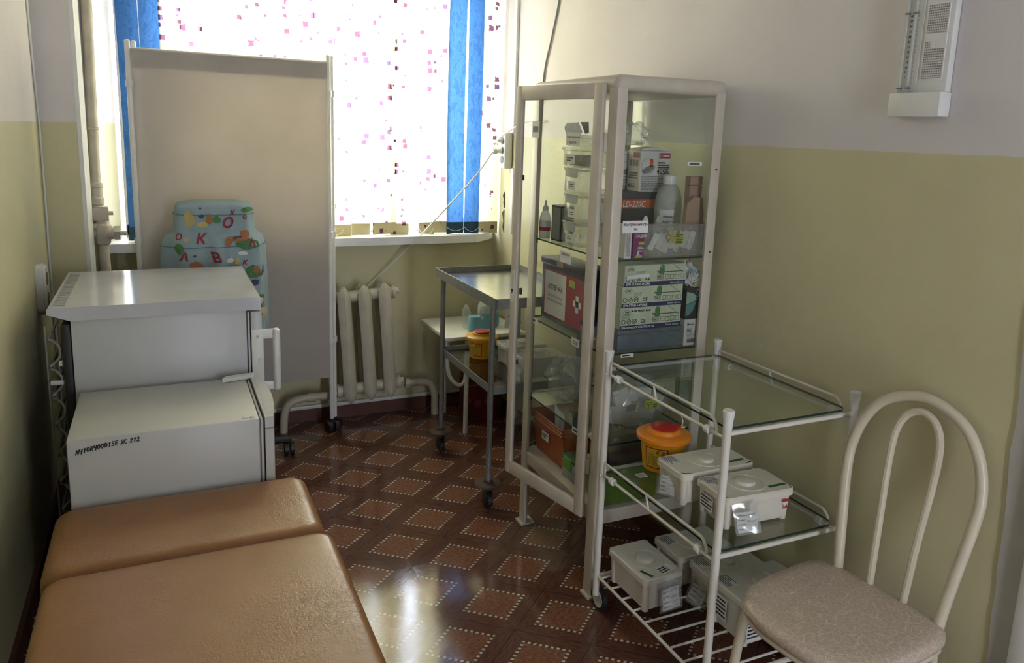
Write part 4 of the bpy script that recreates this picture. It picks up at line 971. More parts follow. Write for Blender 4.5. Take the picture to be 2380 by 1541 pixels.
def respirator(label, x0, x1, y0, y1, z0_, z1_):
    t = carton('respirator_box', label, 'box', x0, x1, y0, y1, z0_, z1_, M['card'], group='respirator boxes')
    w, d, h = x1-x0, y1-y0, z1_-z0_; o = (x0, y0-.0010, z0_); o2 = (x0, y0-.0016, z0_); s_ = (x0-.0010, y1, z0_); s2 = (x0-.0016, y1, z0_)
    deco(t, 'red_logo', MB().quad(o, FY, FZ, .60*w, .97*w, .82*h, .95*h), M['kitred'])
    deco(t, 'red_logo', MB().quad(s_, FXD, FZ, .42*d, .92*d, .82*h, .95*h), M['kitred'])
    deco(t, 'logo_mark', MB().ring(o2, FY, FZ, .66*w, .885*h, .035*w, .01*w).bars(o2, FY, FZ, .72*w, .95*w, .85*h, .92*h, 1, .6, 3), M['paper'])
    deco(t, 'mask_print', MB().ring(o2, FY, FZ, .24*w, .62*h, .22*w, .012*w).poly(o2, FY, FZ, [(.04*w, .50*h), (.12*w, .44*h), (.30*w, .47*h), (.48*w, .60*h), (.40*w, .66*h), (.18*w, .60*h)]), M['gasket'])
    deco(t, 'valve_print', MB().quad(o2, FY, FZ, .30*w, .40*w, .62*h, .80*h), M['orangeink'])
    deco(t, 'lettering', MB().bars(o2, FY, FZ, .56*w, .96*w, .57*h, .74*h, 3, .6, 12).text('405Б', .19*w, o2, FY, FZ, .54*w, .44*h, bold=.015).text('405Б', .16*w, s2, FXD, FZ, .12*d, .09*h, bold=.015).bars(s2, FXD, FZ, .15*d, .85*d, .30*h, .48*h, 3, .6, 6), M['ink'])
    deco(t, 'fine_print', MB().bars(o2, FY, FZ, .05*w, .95*w, .03*h, .40*h, 9, .6, 9), M['greyink'])
    deco(t, 'pictogram', MB().quad(s2, FXD, FZ, .2*d, .36*d, .62*h, .77*h).quad(s2, FXD, FZ, .44*d, .60*d, .62*h, .77*h).quad(s2, FXD, FZ, .68*d, .84*d, .62*h, .77*h), M['gasket'])
    t.part('flap', MB().prism([(x0, z1_+.001), (x1, z1_+.001), (x1-.01, z1_+.006), ((x0+x1)/2, z1_+.013), (x0+.01, z1_+.008)], 'y', y0+.002, y1-.002), M['card'], t.body)
    return t
respirator('front white respirator carton marked 405Б stacked on the black carton', 1.560, 1.690, 2.335, 2.415, 1.4062, 1.553)
respirator('rear respirator carton marked 405Б partly behind the front one', 1.540, 1.655, 2.432, 2.50, 1.4062, 1.535)
one('plastic_bag', crumple((1.575, 2.415, 1.607), .055, .05, .04, 21, .3, flat=1.570), M['bag'], 'crumpled clear plastic bag on top of the respirator cartons', 'bag', group='clear plastic bags')
bt = Thing('peroxide_bottle', 'large milky plastic bottle with white label on the top shelf', 'bottle', (1.655, 2.285, Z1))
bt.part('body', MB().lathe([(.044, 0), (.047, .006), (.048, .15), (.046, .185), (.036, .215), (.022, .232), (.020, .236)], (1.655, 2.285, Z1), 32), M['milky'])
bt.part('cap', MB().lathe([(.023, .234), (.024, .240), (.024, .262), (.020, .266)], (1.655, 2.285, Z1), 24), M['whitepl'])
bt.part('label', MB().grid(lambda u, v: (1.655+.0487*math.cos(math.radians(200+62*u)), 2.285+.0487*math.sin(math.radians(200+62*u)), Z1+.09+.055*v), 8, 2), M['paper'])
bt.part('label_text', MB().text('ПЕРЕКИСЬ', .0105, (1.612, 2.2505, Z1+.118), (.72,-.69,0), FZ, 0, 0, bold=.03, sx=.7).text('ВОДОР 3%', .0105, (1.612, 2.2505, Z1+.100), (.72,-.69,0), FZ, 0, 0, bold=.03, sx=.7), M['ink'], smooth=0)
kb = Thing('kraft_bag', 'pale kraft paper bag standing behind the clear tub', 'bag', (1.672, 2.163, Z1))
kb.part('bag', MB().prism([(1.630, Z1), (1.710, Z1), (1.712, Z1+.14), (1.704, Z1+.195), (1.668, Z1+.200), (1.640, Z1+.178)], 'y', 2.154, 2.172), M['kraft'])
kb.part('printing', MB().bars((1.630, 2.1532, Z1), FY, FZ, .012, .035, .10, .13, 3, .5, 3).bars((1.630, 2.1532, Z1), FY, FZ, .04, .066, .10, .125, 3, .5, 4).ring((1.630, 2.1532, Z1), FY, FZ, .053, .14, .005, .002), M['pinkcard'], smooth=0)
pk = Thing('pink_carton', 'plain pinkish brown carton at the right end of top shelf', 'box', (1.688, 2.19, Z1))
pk.part('carton', MB().rbox(1.662, 1.7135, 2.175, 2.205, Z1, 1.442, .0015, 1), M['pinkcard'])
pk.part('flap', MB().rbox(1.662, 1.7135, 2.175, 2.205, 1.4435, 1.472, .001, 1), M['pinkcard'])
# clear tub with sachets
tu = Thing('clear_tub', 'clear plastic tub with flower sticker holding sachets on top shelf', 'tub', (1.58, 2.15, Z1))
def tub(x0, x1, y0, y1, z0_, z1_, th, fl):
    pb_ = [(x0+fl, y0+fl*.3), (x1-fl, y0+fl*.3), (x1-fl, y1-fl*.3), (x0+fl, y1-fl*.3)]; pt_ = [(x0, y0), (x1, y0), (x1, y1), (x0, y1)]
    return MB().add([(x, y, z0_) for x, y in pb_]+[(x, y, z1_) for x, y in pt_], [(0,1,2,3)]+[(k, (k+1) % 4, 4+(k+1) % 4, 4+k) for k in range(4)])
tuo = tu.part('tub', tub(1.462, 1.700, 2.118, 2.150, Z1, 1.312, .002, .012), M['clearpl'], smooth=0)
tu.part('rim', MB().tube([(1.460, 2.116, 1.312), (1.702, 2.116, 1.312), (1.702, 2.150, 1.312), (1.460, 2.150, 1.312)], .0028, 6, closed=True), M['clearpl'], tuo, smooth=0)
fw = MB()
for k in range(6):
    a = math.pi/3*k; fw.poly((1.560+.013*math.cos(a), 2.1165, 1.272+.013*math.sin(a)), FY, FZ, [(.0085*math.cos(t*math.pi/5), .0085*math.sin(t*math.pi/5)) for t in range(10)])
fw.poly((1.560, 2.1160, 1.272), FY, FZ, [(.011*math.cos(t*math.pi/6), .011*math.sin(t*math.pi/6)) for t in range(12)])
tu.part('flower_sticker', fw, M['p_yel'], tuo, smooth=0)
tu.part('flower_ring', MB().ring((1.560, 2.1156, 1.272), FY, FZ, 0, 0, .008, .002, sy=.6), M['p_green'], tuo, smooth=0)
tu.part('sticker', MB().quad((1.572, 2.1162, 1.248), FY, FZ, 0, .034, 0, .036), M['lime'], tuo, smooth=0)
tu.part('sticker_text', MB().bars((1.574, 2.1158, 1.248), FY, FZ, 0, .03, .002, .034, 6, .5, 8), M['ink'], tuo, smooth=0)
rg = random.Random(31)
for i in range(7):
    x = 1.49+.028*i; a = rg.uniform(-.5, .5); w = rg.uniform(.020, .034); h = rg.uniform(.05, .075); zc = Z1+.045+rg.uniform(0, .012); y = 2.1235+.0033*i
    ca, sa = math.cos(a), math.sin(a)
    pts_ = [(x+ca*u*w-sa*v*h/2, zc+sa*u*w+ca*v*h/2) for u, v in ((-.5, -1), (.5, -1), (.5, 1), (-.5, 1))]
    zmin = min(p[1] for p in pts_); pts_ = [(p, max(q, zmin)+max(0, Z1+.002-zmin)) for p, q in pts_]
    one('medicine_sachet', MB().prism(pts_, 'y', y, y+.0028), M['card' if i % 3 else 'paper'], 'small white medicine sachet inside the clear flower tub', 'sachet', group='sachets in the clear tub', smooth=0)
for i, (x, h, m_) in enumerate(((1.486, .135, 'whitepl'), (1.538, .135, 'milky'), (1.59, .112, 'whitepl'))):
    b = Thing('dropper_bottle', ('white-capped dropper bottle standing nearest the purple carton', 'milky pointed dropper bottle behind the clear tub', 'short squat white bottle behind the clear tub')[i], 'bottle', (x, 2.172, Z1), group='bottles behind the tub')
    b.part('body', MB().lathe([(.014, 0), (.016, .003), (.016, h*.55), (.012, h*.66), (.009, h*.68)], (x, 2.172, Z1), 18), M['milky'])
    b.part('cap', MB().lathe([(.011, h*.66), (.011, h*.8), (.006, h*.95), (.004, h)], (x, 2.172, Z1), 16), M[m_])
zd = carton('medicine_carton', 'purple medicine carton marked Зодак on the top cabinet shelf', 'box', 1.408, 1.452, 2.120, 2.150, Z1, 1.322, M['purple'])
deco(zd, 'lettering', MB().text('Зодак', .0155, (1.410, 2.1190, 1.275), FY, FZ, .004, 0, bold=.01), M['paper'])
deco(zd, 'lime_print', MB().quad((1.410, 2.1192, 1.25), FY, FZ, .018, .040, 0, .010).poly((1.410, 2.1192, Z1), FY, FZ, [(.004, .002), (.036, .002), (.034, .009), (.024, .013), (.012, .012)]), M['lime'])
deco(zd, 'fine_print', MB().bars((1.410, 2.1190, 1.225), FY, FZ, .016, .04, 0, .02, 4, .4, 5).poly((1.410, 2.1190, Z1), FY, FZ, [(.014, .012), (.022, .012), (.019, .026), (.017, .026)]), M['paper'])
deco(zd, 'top_flap', MB().quad((1.404, 2.125, 1.3235), (1,0,.12), (0,.6,.5), 0, .04, 0, .012), M['purple'])
wc = carton('medicine_carton', 'narrow white carton with grey print left of the purple carton', 'box', 1.376, 1.402, 2.120, 2.165, Z1, 1.318, M['card'])
deco(wc, 'fine_print', MB().bars((1.378, 2.1190, Z1+.004), FZ, (-1,0,0), .004, .10, -.018, -.002, 4, .5, 3), M['greyink'])
# front part of the top shelf, seen through the door
STK = [(1.2055, 1.292, 'lowest clear storage box in the stack behind cabinet door'), (1.2945, 1.392, 'second clear storage box from the bottom of the stack'), (1.3945, 1.486, 'third clear storage box from the bottom of the stack'), (1.4885, 1.556, 'wide clear storage box with grey contents high in the stack'), (1.5585, 1.600, 'topmost clear storage box with open flaps and paper sign')]
for i, (za, zb, lab) in enumerate(STK):
    y0, y1 = (2.37, 2.50) if i not in (3, 4) else ((2.365, 2.525) if i == 3 else (2.37, 2.49))
    x0, x1 = 1.345+.004*(i % 2), 1.44
    t = Thing('storage_box', lab, 'box', ((x0+x1)/2, (y0+y1)/2, za), group='stacked clear storage boxes')
    b_ = t.part('body', MB().rbox(x0, x1, y0, y1, za, zb-.012, .004, 2), M['clearpl'])
    t.part('lid', MB().rbox(x0-.004, x1+.004, y0-.004, y1+.004, zb-.012, zb, .003, 2), M['clearpl'])
    if i < 3:
        t.part('latch', MB().prism(rr_poly((y0+y1)/2, zb-.018, .045, .0165, .012, 4), 'x', x0-.008, x0-.005), M['milky'], b_, smooth=30)
        t.part('label', MB().quad((x0-.0015, y1-.03, za+.012), FXD, FZ, 0, .055, 0, .03), M['paper'], b_, smooth=0)
        t.part('label_text', MB().bars((x0-.0022, y1-.03, za+.012), FXD, FZ, .012, .043, .008, .022, 2, .5, i), M['ink'], b_, smooth=0)
    elif i == 3:
        t.part('label', MB().quad((x0-.0015, y1-.022, za+.008), FXD, FZ, 0, .07, 0, .034), M['paper'], b_, smooth=0)
        t.part('label_text', MB().bars((x0-.0022, y1-.022, za+.008), FXD, FZ, .01, .06, .008, .026, 2, .5, 8), M['ink'], b_, smooth=0)
        t.part('contents', MB().rbox(x0+.01, x1-.01, y0+.01, y1-.03, za+.003, za+.04, .004), M['gasket'], b_)
    else:
        t.part('sign', MB().quad((x0-.0060, 2.488, za+.004), FXD, FZ, 0, .10, 0, .046), M['paper'], b_, smooth=0)
        t.part('sign_text', MB().text('Антисептические', .0115, (x0-.0068, 2.488, za+.030), FXD, FZ, .05, 0, 'C', bold=.02).text('средства', .0115, (x0-.0068, 2.488, za+.012), FXD, FZ, .05, 0, 'C', bold=.02), M['ink'], b_, smooth=0)
        t.part('flap', MB().prism([(2.50, .040), (2.42, .042), (2.39, .012), (2.40, 0), (2.50, 0), (2.52, .025)], 'x', x0, x0+.003).xf(Matrix.Translation((0, 0, zb+.001))), M['milky'], b_)
        t.part('dark_insert', MB().prism([(2.435, .044), (2.385, .044), (2.38, .008), (2.40, .004)], 'x', x0+.02, x0+.024).xf(Matrix.Translation((0, 0, zb+.001))), M['charcoal'], b_)
dk = carton('grey_carton', 'grey-blue carton with dark edges beside the clear box stack', 'box', 1.350, 1.405, 2.525, 2.595, Z1, 1.338, M['greycard'])
eg = MB()
for a, b, c, d in ((0, .07, 0, .006), (0, .07, .126, .132), (0, .004, 0, .132), (.066, .07, 0, .132)): eg.quad((1.3490, 2.595, Z1), FXD, FZ, a, b, c, d)
for a, b, c, d in ((0, .055, 0, .006), (0, .055, .126, .132), (0, .004, 0, .132), (.051, .055, 0, .132)): eg.quad((1.350, 2.5240, Z1), FY, FZ, a, b, c, d)
deco(dk, 'dark_border', eg, M['ink']); deco(dk, 'fine_print', MB().bars((1.3490, 2.595, Z1), FXD, FZ, .012, .06, .015, .115, 9, .35, 3), M['greyink'])
pn = Thing('lotion_bottle', 'clear dropper bottle with pink label at far end of top shelf', 'bottle', (1.345, 2.655, Z1))
pn.part('body', MB().lathe([(.020, 0), (.022, .004), (.022, .075), (.016, .095), (.009, .105)], (1.352, 2.655, Z1), 22), M['milky'])
pn.part('label', MB().lathe([(.0226, .028), (.0226, .066)], (1.352, 2.655, Z1), 22), M['card'])
pn.part('pink_band', MB().lathe([(.0230, .028), (.0230, .042)], (1.352, 2.655, Z1), 22), M['redink'])
pn.part('cap', MB().lathe([(.011, .104), (.011, .118), (.006, .124), (.004, .145)], (1.352, 2.655, Z1), 14), M['whitepl'])

# --- things on the middle cabinet shelf
Z2 = SZ[1]+.0005
bc = Thing('blue_clear_box', 'clear blue-grey plastic box under the stack of glove cartons', 'box', (1.51, 2.19, Z2))
bc.part('body', MB().rbox(1.372, 1.632, 2.124, 2.25, Z2, .945, .006, 2), M['blueclear'])
bc.part('lid', MB().rbox(1.368, 1.636, 2.120, 2.254, .9455, .960, .004, 2), M['blueclear'])
M['bluecap'] = pm('blue_caps', (.06,.17,.30), .5)
for x in (1.415, 1.49, 1.565): bc.part('blue_content', MB().rbox(x-.026, x+.026, 2.14, 2.20, .889, .925, .008, 2), M['bluecap'])
def hand(mb, o, s, mi=0):
    pts_ = [(-.30, 0), (.30, 0), (.34, .45), (.30, .95), (.20, .98), (.16, .55), (.13, 1.05), (.02, 1.08), (0, .55), (-.05, 1.02), (-.16, .98), (-.15, .5), (-.22, .85), (-.32, .80), (-.28, .40), (-.62, .42), (-.66, .32), (-.34, .10)]
    return mb.poly(o, FY, FZ, [(a*s*.9, b*s) for a, b in pts_])
def glove(label, x0, za, zb, title, extra, sticker, rot):
    x1, y0, y1 = x0+.246, 2.126, 2.246; w, h = .246, zb-za
    t = carton('glove_carton', label, 'box', x0, x1, y0, y1, za, zb, M['palegreen'], group='glove cartons')
    o = (x0, y0-.0010, za); o2 = (x0, y0-.0016, za)
    deco(t, 'navy_band', MB().quad(o, FY, FZ, 0, w, 0, .19*h), M['navy'])
    deco(t, 'band_text', MB().text(title, .012 if len(title) < 20 else .0095, o2, FY, FZ, .006, .045*h, bold=.02, sx=.92).text('Nitrile Gloves', .0095, o2, FY, FZ, w-.008, .055*h, 'R'), M['paper'])
    deco(t, 'hand_print', hand(MB(), (x0+.60*w, y0-.0016, za+.50*h), .46*h), M['p_green'])
    g = MB().ring(o2, FY, FZ, .10*w, .80*h, .014, .0012, sy=.55).text('SFM', .009, o2, FY, FZ, .10*w, .76*h, 'C', bold=.01)
    g.text('CE', .017, o2, FY, FZ, .33*w, .28*h, bold=.015).text('MD', .012, o2, FY, FZ, .575*w, .31*h, 'C')
    for i, xx in enumerate((.05, .14, .23)): g.ring(o2, FY, FZ, xx*w, .36*h, .0085, .0015)
    g.line(o2, FY, FZ, .23*w-.008, .36*h-.007, .23*w+.008, .36*h+.007, .0016).line(o2, FY, FZ, .23*w+.008, .36*h-.007, .23*w-.008, .36*h+.007, .0016).line(o2, FY, FZ, .14*w-.004, .36*h-.006, .14*w+.004, .36*h+.006, .0016)
    for xx, ww in ((.525, .10), (.66, .06), (.74, .06), (.82, .07), (.91, .06)):
        for a, b, c, d in ((xx, xx+ww, .27, .285), (xx, xx+ww, .465, .48), (xx, xx+.004, .27, .48), (xx+ww-.004, xx+ww, .27, .48)): g.quad(o2, FY, FZ, a*w, b*w, c*h, d*h)
    g.bars(o2, FY, FZ, .64*w, .97*w, .60*h, .66*h, 1, .5, 3)
    if extra: g.text(extra, .009, o2, FY, FZ, .17*w, .80*h, bold=.03)
    deco(t, 'black_print', g, M['ink'])
    deco(t, 'fine_print', MB().bars(o2, FY, FZ, .02*w if extra else .19*w, .18*w if extra else .34*w, .52*h, .72*h, 4, .3, 4).line(o2, FY, FZ, .78*w, .98*h, .97*w, .55*h, .0015), M['p_green'])
    if sticker: deco(t, 'blank_sticker', MB().quad((x0, y0-.0022, za), (1,0,.05), FZ, .03*w, .40*w, .34*h, .52*h), M['paper'])
    return t
glove('bottom glove carton marked SFM-SUPERSOFT VIOLET BLUE', 1.378, .9608, 1.036, 'SFM-SUPERSOFT VIOLET BLUE 100', 'M-120 VIOLET BLUE', False, 0)
glove('middle glove carton marked SFM-STABLE-WORK without sticker', 1.380, 1.0370, 1.108, 'SFM-STABLE-WORK', None, False, 0)
glove('top glove carton marked SFM-STABLE-WORK with blank white sticker', 1.386, 1.1090, 1.180, 'SFM-STABLE-WORK', None, True, 0)
wm = carton('mask_carton', 'small white carton with barcode below the black mask carton', 'box', 1.642, 1.706, 2.122, 2.24, Z2, .980, M['card'])
o = (1.642, 2.1208, Z2); g = MB().text('CE 4 9 0 2 0 6', .0045, o, FY, FZ, .012, .028)
for k in range(14): g.quad(o, FY, FZ, .014+k*.0024, .014+k*.0024+(.0015 if k % 3 else .0008), .010, .024)
g.bars(o, FY, FZ, .010, .032, .046, .062, 3, .6, 2).ring(o, FY, FZ, .014, .076, .004, .004).bars(o, FY, FZ, .020, .040, .0745, .0775, 1, .8, 2).quad(o, FY, FZ, .046, .052, .048, .052).quad(o, FY, FZ, .049, .052, .052, .056)
deco(wm, 'black_print', g, M['ink']); deco(wm, 'fine_print', MB().bars(o, FY, FZ, .010, .050, .033, .044, 4, .4, 6), M['greyink'])
bm_ = carton('mask_carton', 'black carton printed with a teal face mask', 'box', 1.640, 1.708, 2.122, 2.24, .9808, 1.088, M['black'])
o = (1.640, 2.1208, .981)
M['teal'] = pm('teal_print', (.10,.26,.24), .6); M['tealp'] = pm('pale_teal_print', (.30,.44,.38), .6)
deco(bm_, 'mask_print', MB().poly(o, FY, FZ, [(.001, .012), (.016, .014), (.032, .030), (.042, .058), (.040, .064), (.001, .050)]), M['teal'])
deco(bm_, 'mask_top_print', MB().poly(o, FY, FZ, [(.001, .052), (.040, .066), (.043, .082), (.028, .092), (.001, .098)]), M['tealp'])
deco(bm_, 'ear_loop', MB().tube([(1.680, 2.1206, 1.045), (1.688, 2.1206, 1.058), (1.691, 2.1206, 1.078), (1.687, 2.1206, 1.086), (1.682, 2.1206, 1.076)], .0007, 5, sub=5), M['paper'])
deco(bm_, 'emblem', MB().poly(o, FY, FZ, [(.054+.0038*math.cos(t*math.pi/6), .012+.0038*math.sin(t*math.pi/6)) for t in range(12)]), M['paper'])
ms = Thing('mask_bundle', 'clear bag of tangled white face masks beside the glove cartons', 'mask bundle', (1.672, 2.18, 1.0885))
ms.part('masks', crumple((1.672, 2.178, 1.130), .034, .045, .040, 44, .22, flat=1.0895), M['whitepl'])
lp = MB(); rg = random.Random(12)
for i in range(12):
    a0 = rg.uniform(0, 6.28); cx_, cz = 1.672+rg.uniform(-.012, .012), 1.128+rg.uniform(-.015, .012); r1, r2 = rg.uniform(.010, .024), rg.uniform(.008, .022)
    lp.tube([(cx_+r1*math.cos(a0+k*.6), 2.129-.004*math.sin(k), cz+r2*math.sin(a0+k*.6)) for k in range(9)], .0012, 5, sub=2)
ms.part('ear_loops', lp, M['whitepl'], kind='stuff'); ms.part('blue_panel', MB().poly((1.664, 2.1255, 1.138), FY, FZ, [(-.012, 0), (.014, .002), (.008, .018), (-.006, .016)]), M['blueliq'], smooth=0)
kt = Thing('first_aid_kit', 'navy and red first aid kit marked АПТЕЧКА in the cabinet', 'first aid kit', (1.40, 2.50, Z2))
KX = 1.352
kto = kt.part('case', MB().rbox(KX, 1.455, 2.318, 2.668, Z2, 1.128, .012, 3), M['kit'])
kt.part('case_lid', MB().rbox(KX-.004, 1.459, 2.314, 2.672, 1.105, 1.132, .006, 2), M['kit'], kto)
kt.part('red_panel', MB().quad((KX-.0008, 2.655, Z2), FXD, FZ, .016, .332, .022, .205), M['kitred'], kto, smooth=0)
kt.part('white_panel', MB().quad((KX-.0014, 2.655, Z2), FXD, FZ, .024, .195, .028, .198), M['card'], kto, smooth=0)
kt.part('lettering', MB().text('АПТЕЧКА', .026, (KX-.002, 2.655, Z2), FXD, FZ, .11, .130, 'C', bold=.02).text('ПЕРВОЙ ПОМОЩИ', .0135, (KX-.002, 2.655, Z2), FXD, FZ, .11, .100, 'C').text('АВТОМОБИЛЬНАЯ', .0135, (KX-.002, 2.655, Z2), FXD, FZ, .11, .082, 'C'), M['ink'], kto, smooth=0)
kt.part('white_cross', MB().quad((KX-.0016, 2.655, Z2), FXD, FZ, .252, .312, .100, .122).quad((KX-.0016, 2.655, Z2), FXD, FZ, .271, .293, .080, .142), M['paper'], kto, smooth=0)
kt.part('yellow_label', MB().quad((KX-.0016, 2.655, Z2), FXD, FZ, .215, .262, .165, .192), M['lime'], kto, smooth=0)
kt.part('clasp', MB().rbox(KX-.008, KX-.003, 2.48, 2.53, 1.112, 1.134, .002), M['pinkcard'], kto)
cl = Thing('clear_bucket', 'small clear bucket with dark rim near the cabinet hinge side', 'bucket', (1.35, 2.285, Z2))
cl.part('bucket', MB().lathe([(.024, 0), (.026, .003), (.030, .062)], (1.352, 2.284, Z2), 24), M['clearpl'])
cl.part('rim', MB().lathe([(.030, .058), (.033, .060), (.033, .067), (.029, .067)], (1.352, 2.284, Z2), 24), M['navy'])

# --- things on the lower cabinet shelf and the cabinet floor
Z3 = SZ[2]+.0005; Z4 = .3265
one('plastic_bag', crumple((1.44, 2.55, .650), .085, .10, .085, 55, .24, 34, 22, flat=Z3+.001), M['bag'], 'large crumpled clear plastic bag behind the cabinet door', 'bag', group='clear plastic bags')
sb = Thing('supply_bag', 'clear bag of white dressings with green palm sticker above sharps bin', 'bag', (1.52, 2.2, Z3))
sb.part('bag', crumple((1.52, 2.215, .665), .125, .065, .10, 61, .14, 36, 22, flat=Z3+.001), M['bag'])
for x0, z_, w, h, a in ((1.40, .60, .07, .06, .2), (1.46, .575, .08, .05, -.1), (1.53, .60, .075, .06, .25), (1.42, .66, .06, .07, -.3), (1.50, .665, .09, .05, .1), (1.575, .63, .05, .05, .5)):
    sb.part('dressing_pack', MB().box(-w/2, w/2, 0, .012, -h/2, h/2).xf(Matrix.Translation((x0+.03, 2.19+.4*(x0-1.4)*.2, z_+.03)) @ Matrix.Rotation(a, 4, 'Y')), M['card'])
sb.part('palm_sticker', MB().quad((1.512, 2.1425, .655), (1,0,.06), FZ, 0, .062, 0, .036), M['lime'], smooth=0)
sb.part('palm_print', MB().ring((1.512, 2.1418, .655), FY, FZ, .018, .025, .012, .003, sy=.5).line((1.512, 2.1418, .655), FY, FZ, .018, .024, .014, .003, .0014).bars((1.512, 2.1418, .655), FY, FZ, .036, .058, .006, .022, 2, .5, 3), M['greenink'], smooth=0)
sb.part('green_mark', MB().rbox(1.352, 1.360, 2.128, 2.134, .625, .665, .002), M['greenclip'])
sb.part('red_mark', MB().quad((1.585, 2.150, .715), (.8,0,.45), (-.45,0,.8), 0, .025, 0, .006), M['redink'], smooth=0)
gn = Thing('green_box', 'bright green plastic box on the cabinet floor behind glass', 'box', (1.45, 2.18, Z4))
gn.part('body', MB().rbox(1.348, 1.575, 2.122, 2.245, Z4, .455, .012, 3), M['green'])
gn.part('lid', MB().rbox(1.345, 1.578, 2.119, 2.248, .4555, .478, .008, 3), M['green'])
dr_ = Thing('dark_red_box', 'dark brown red box lying on top of the green box', 'box', (1.46, 2.185, .4785))
dr_.part('body', MB().rbox(1.37, 1.56, 2.13, 2.24, .4785, .515, .004), M['discbrown']); dr_.part('lid', MB().rbox(1.368, 1.562, 2.128, 2.242, .5155, .530, .003), M['discbrown'])
ob = Thing('orange_basket', 'orange plastic basket with folders on the cabinet floor', 'basket', (1.44, 2.55, Z4))
obo = ob.part('basket', tub(1.345, 1.53, 2.425, 2.682, Z4, .495, .003, .02), M['obasket'], smooth=0)
for z in (.47, .482, .494): ob.part('rim', MB().tube([(1.342, 2.422, z), (1.533, 2.422, z), (1.533, 2.684, z), (1.342, 2.684, z)], .005, 8, closed=True), M['obasket'], obo, smooth=0)
ob.part('label', MB().quad((1.3535, 2.60, .40), FXD, FZ, 0, .06, 0, .036).xf(Matrix.Translation((-.006, 0, 0))), M['paper'], obo, smooth=0)
ob.part('label_text', MB().bars((1.3468, 2.592, .40), FXD, FZ, 0, .045, .008, .028, 2, .5, 3), M['ink'], obo, smooth=0)
one('black_folder', MB().rbox(1.40, 1.51, 2.45, 2.462, .36, .535, .002).rbox(1.40, 1.51, 2.463, 2.475, .345, .545, .002), M['black'], 'black folder standing in the orange basket', 'folder')
one('white_booklet', MB().prism([(2.545, .345), (2.575, .345), (2.60, .54), (2.56, .52)], 'x', 1.40, 1.403).prism([(2.53, .345), (2.545, .345), (2.56, .52), (2.525, .51)], 'x', 1.404, 1.408), M['card'], 'white booklet leaning in the orange basket', 'booklet', smooth=0)
gc = Thing('clip_container', 'clear container with bright green clips on the cabinet floor', 'container', (1.38, 2.35, Z4))
gco = gc.part('body', MB().rbox(1.340, 1.42, 2.30, 2.408, Z4, .40, .006, 2), M['milky'])
gc.part('lid', MB().rbox(1.337, 1.423, 2.297, 2.411, .4005, .416, .004, 2), M['greenbag'])
gc.part('clip', MB().rbox(1.330, 1.336, 2.325, 2.385, .37, .418, .003), M['greenclip']); gc.part('clip', MB().rbox(1.355, 1.405, 2.289, 2.296, .37, .418, .003), M['greenclip'])

# ------------------------------------------------------------------ glass shelf rack
rk = Thing('glass_shelf_rack', 'white tubular rack with two glass shelves and wire bottom shelf', 'rack', (1.515, 1.75, 0))
PA, PB, PC, PD = (1.288, 2.037), (1.722, 2.037), (1.291, 1.462), (1.735, 1.462)
for x, y in (PA, PB, PC, PD):
    po = rk.part('pole', MB().cyl((x, y, .06), (x, y, .885), .0112, n=16), M['rackw'])
    rk.part('cap', MB().lathe([(.0118, .875), (.0122, .892), (.0152, .915), (.0155, .922), (.013, .925), (.0001, .925)], (x, y, 0), 18), M['whitepl'], po)
    wx = x+.016 if x < 1.5 else x-.016
    wh = rk.part('wheel', MB().cyl((wx-.008, y, .042), (wx+.008, y, .042), .042, n=28), M['black'])
    rk.part('wheel_disc', MB().cyl((wx-.0095, y, .042), (wx+.0095, y, .042), .030, n=24), M['greypl'], wh)
def glass_plate(z):
    mb = MB(); p = rr_poly(1.508, 1.750, .210, .282, .028, 5); n = len(p)
    mb.add([(x, y, z-.006) for x, y in p]+[(x, y, z) for x, y in p], [tuple(range(n-1, -1, -1)), tuple(range(n, 2*n))], 0)
    mb.f += [(k, (k+1) % n, n+(k+1) % n, n+k) for k in range(n)]; mb.m += [1]*n
    return mb
for zt in (.874, .528):
    rk.part('glass_shelf', glass_plate(zt), [M['shelf'], M['edge']])
    for (xa, ya), (xb, yb) in ((PC, PD), (PA, PB)): rk.part('cross_rod', MB().cyl((xa, ya, zt-.014), (xb, yb, zt-.014), .0065, n=10), M['rackw'])
    for (xa, ya), (xb, yb), s_ in ((PA, PC, -1), (PB, PD, 1)):
        rk.part('side_rod', MB().cyl((xa, ya, zt-.028), (xb, yb, zt-.028), .0048, n=10), M['rackw'])
        gx = lambda y: xa+(xb-xa)*(ya-y)/(ya-yb)
        gd = rk.part('guard_wire', MB().tube([(gx(2.022), 2.022, zt-.028), (gx(2.022), 2.022, zt+.006), (gx(2.012), 2.012, zt+.014), (gx(1.8), 1.8, zt+.014), (gx(1.56), 1.56, zt+.014), (gx(1.525), 1.525, zt+.012), (gx(1.506), 1.506, zt-.004), (gx(1.50), 1.50, zt-.026)], .0042, 8, sub=3), M['rackw'])
        rk.part('strut', MB().cyl((gx(1.79), 1.79, zt+.014), (gx(1.77), 1.77, zt-.030), .0032, n=8), M['rackw'], gd)
        for y in (1.975, 1.535): rk.part('knob', MB().cyl((gx(y), y-.009, zt-.028), (gx(y), y+.009, zt-.028), .0115, n=14), M['whitepl'], gd)
        rk.part('screw', MB().ball((gx(2.037)+s_*.012, 2.03, zt-.026), .004, .004, .004, 8, 6), M['rackw'])
for (xa, ya), (xb, yb) in ((PA, PC), (PB, PD)): rk.part('shelf_rail', MB().cyl((xa, ya, .133), (xb, yb, .133), .0052, n=10), M['rackw'])
for i in range(9):
    t = (i+.5)/9; y = 2.037-.577*t
    rk.part('wire', MB().cyl((1.288+.003*t, y, .1385), (1.722+.013*t, y, .1385), .0036, n=8), M['rackw'])
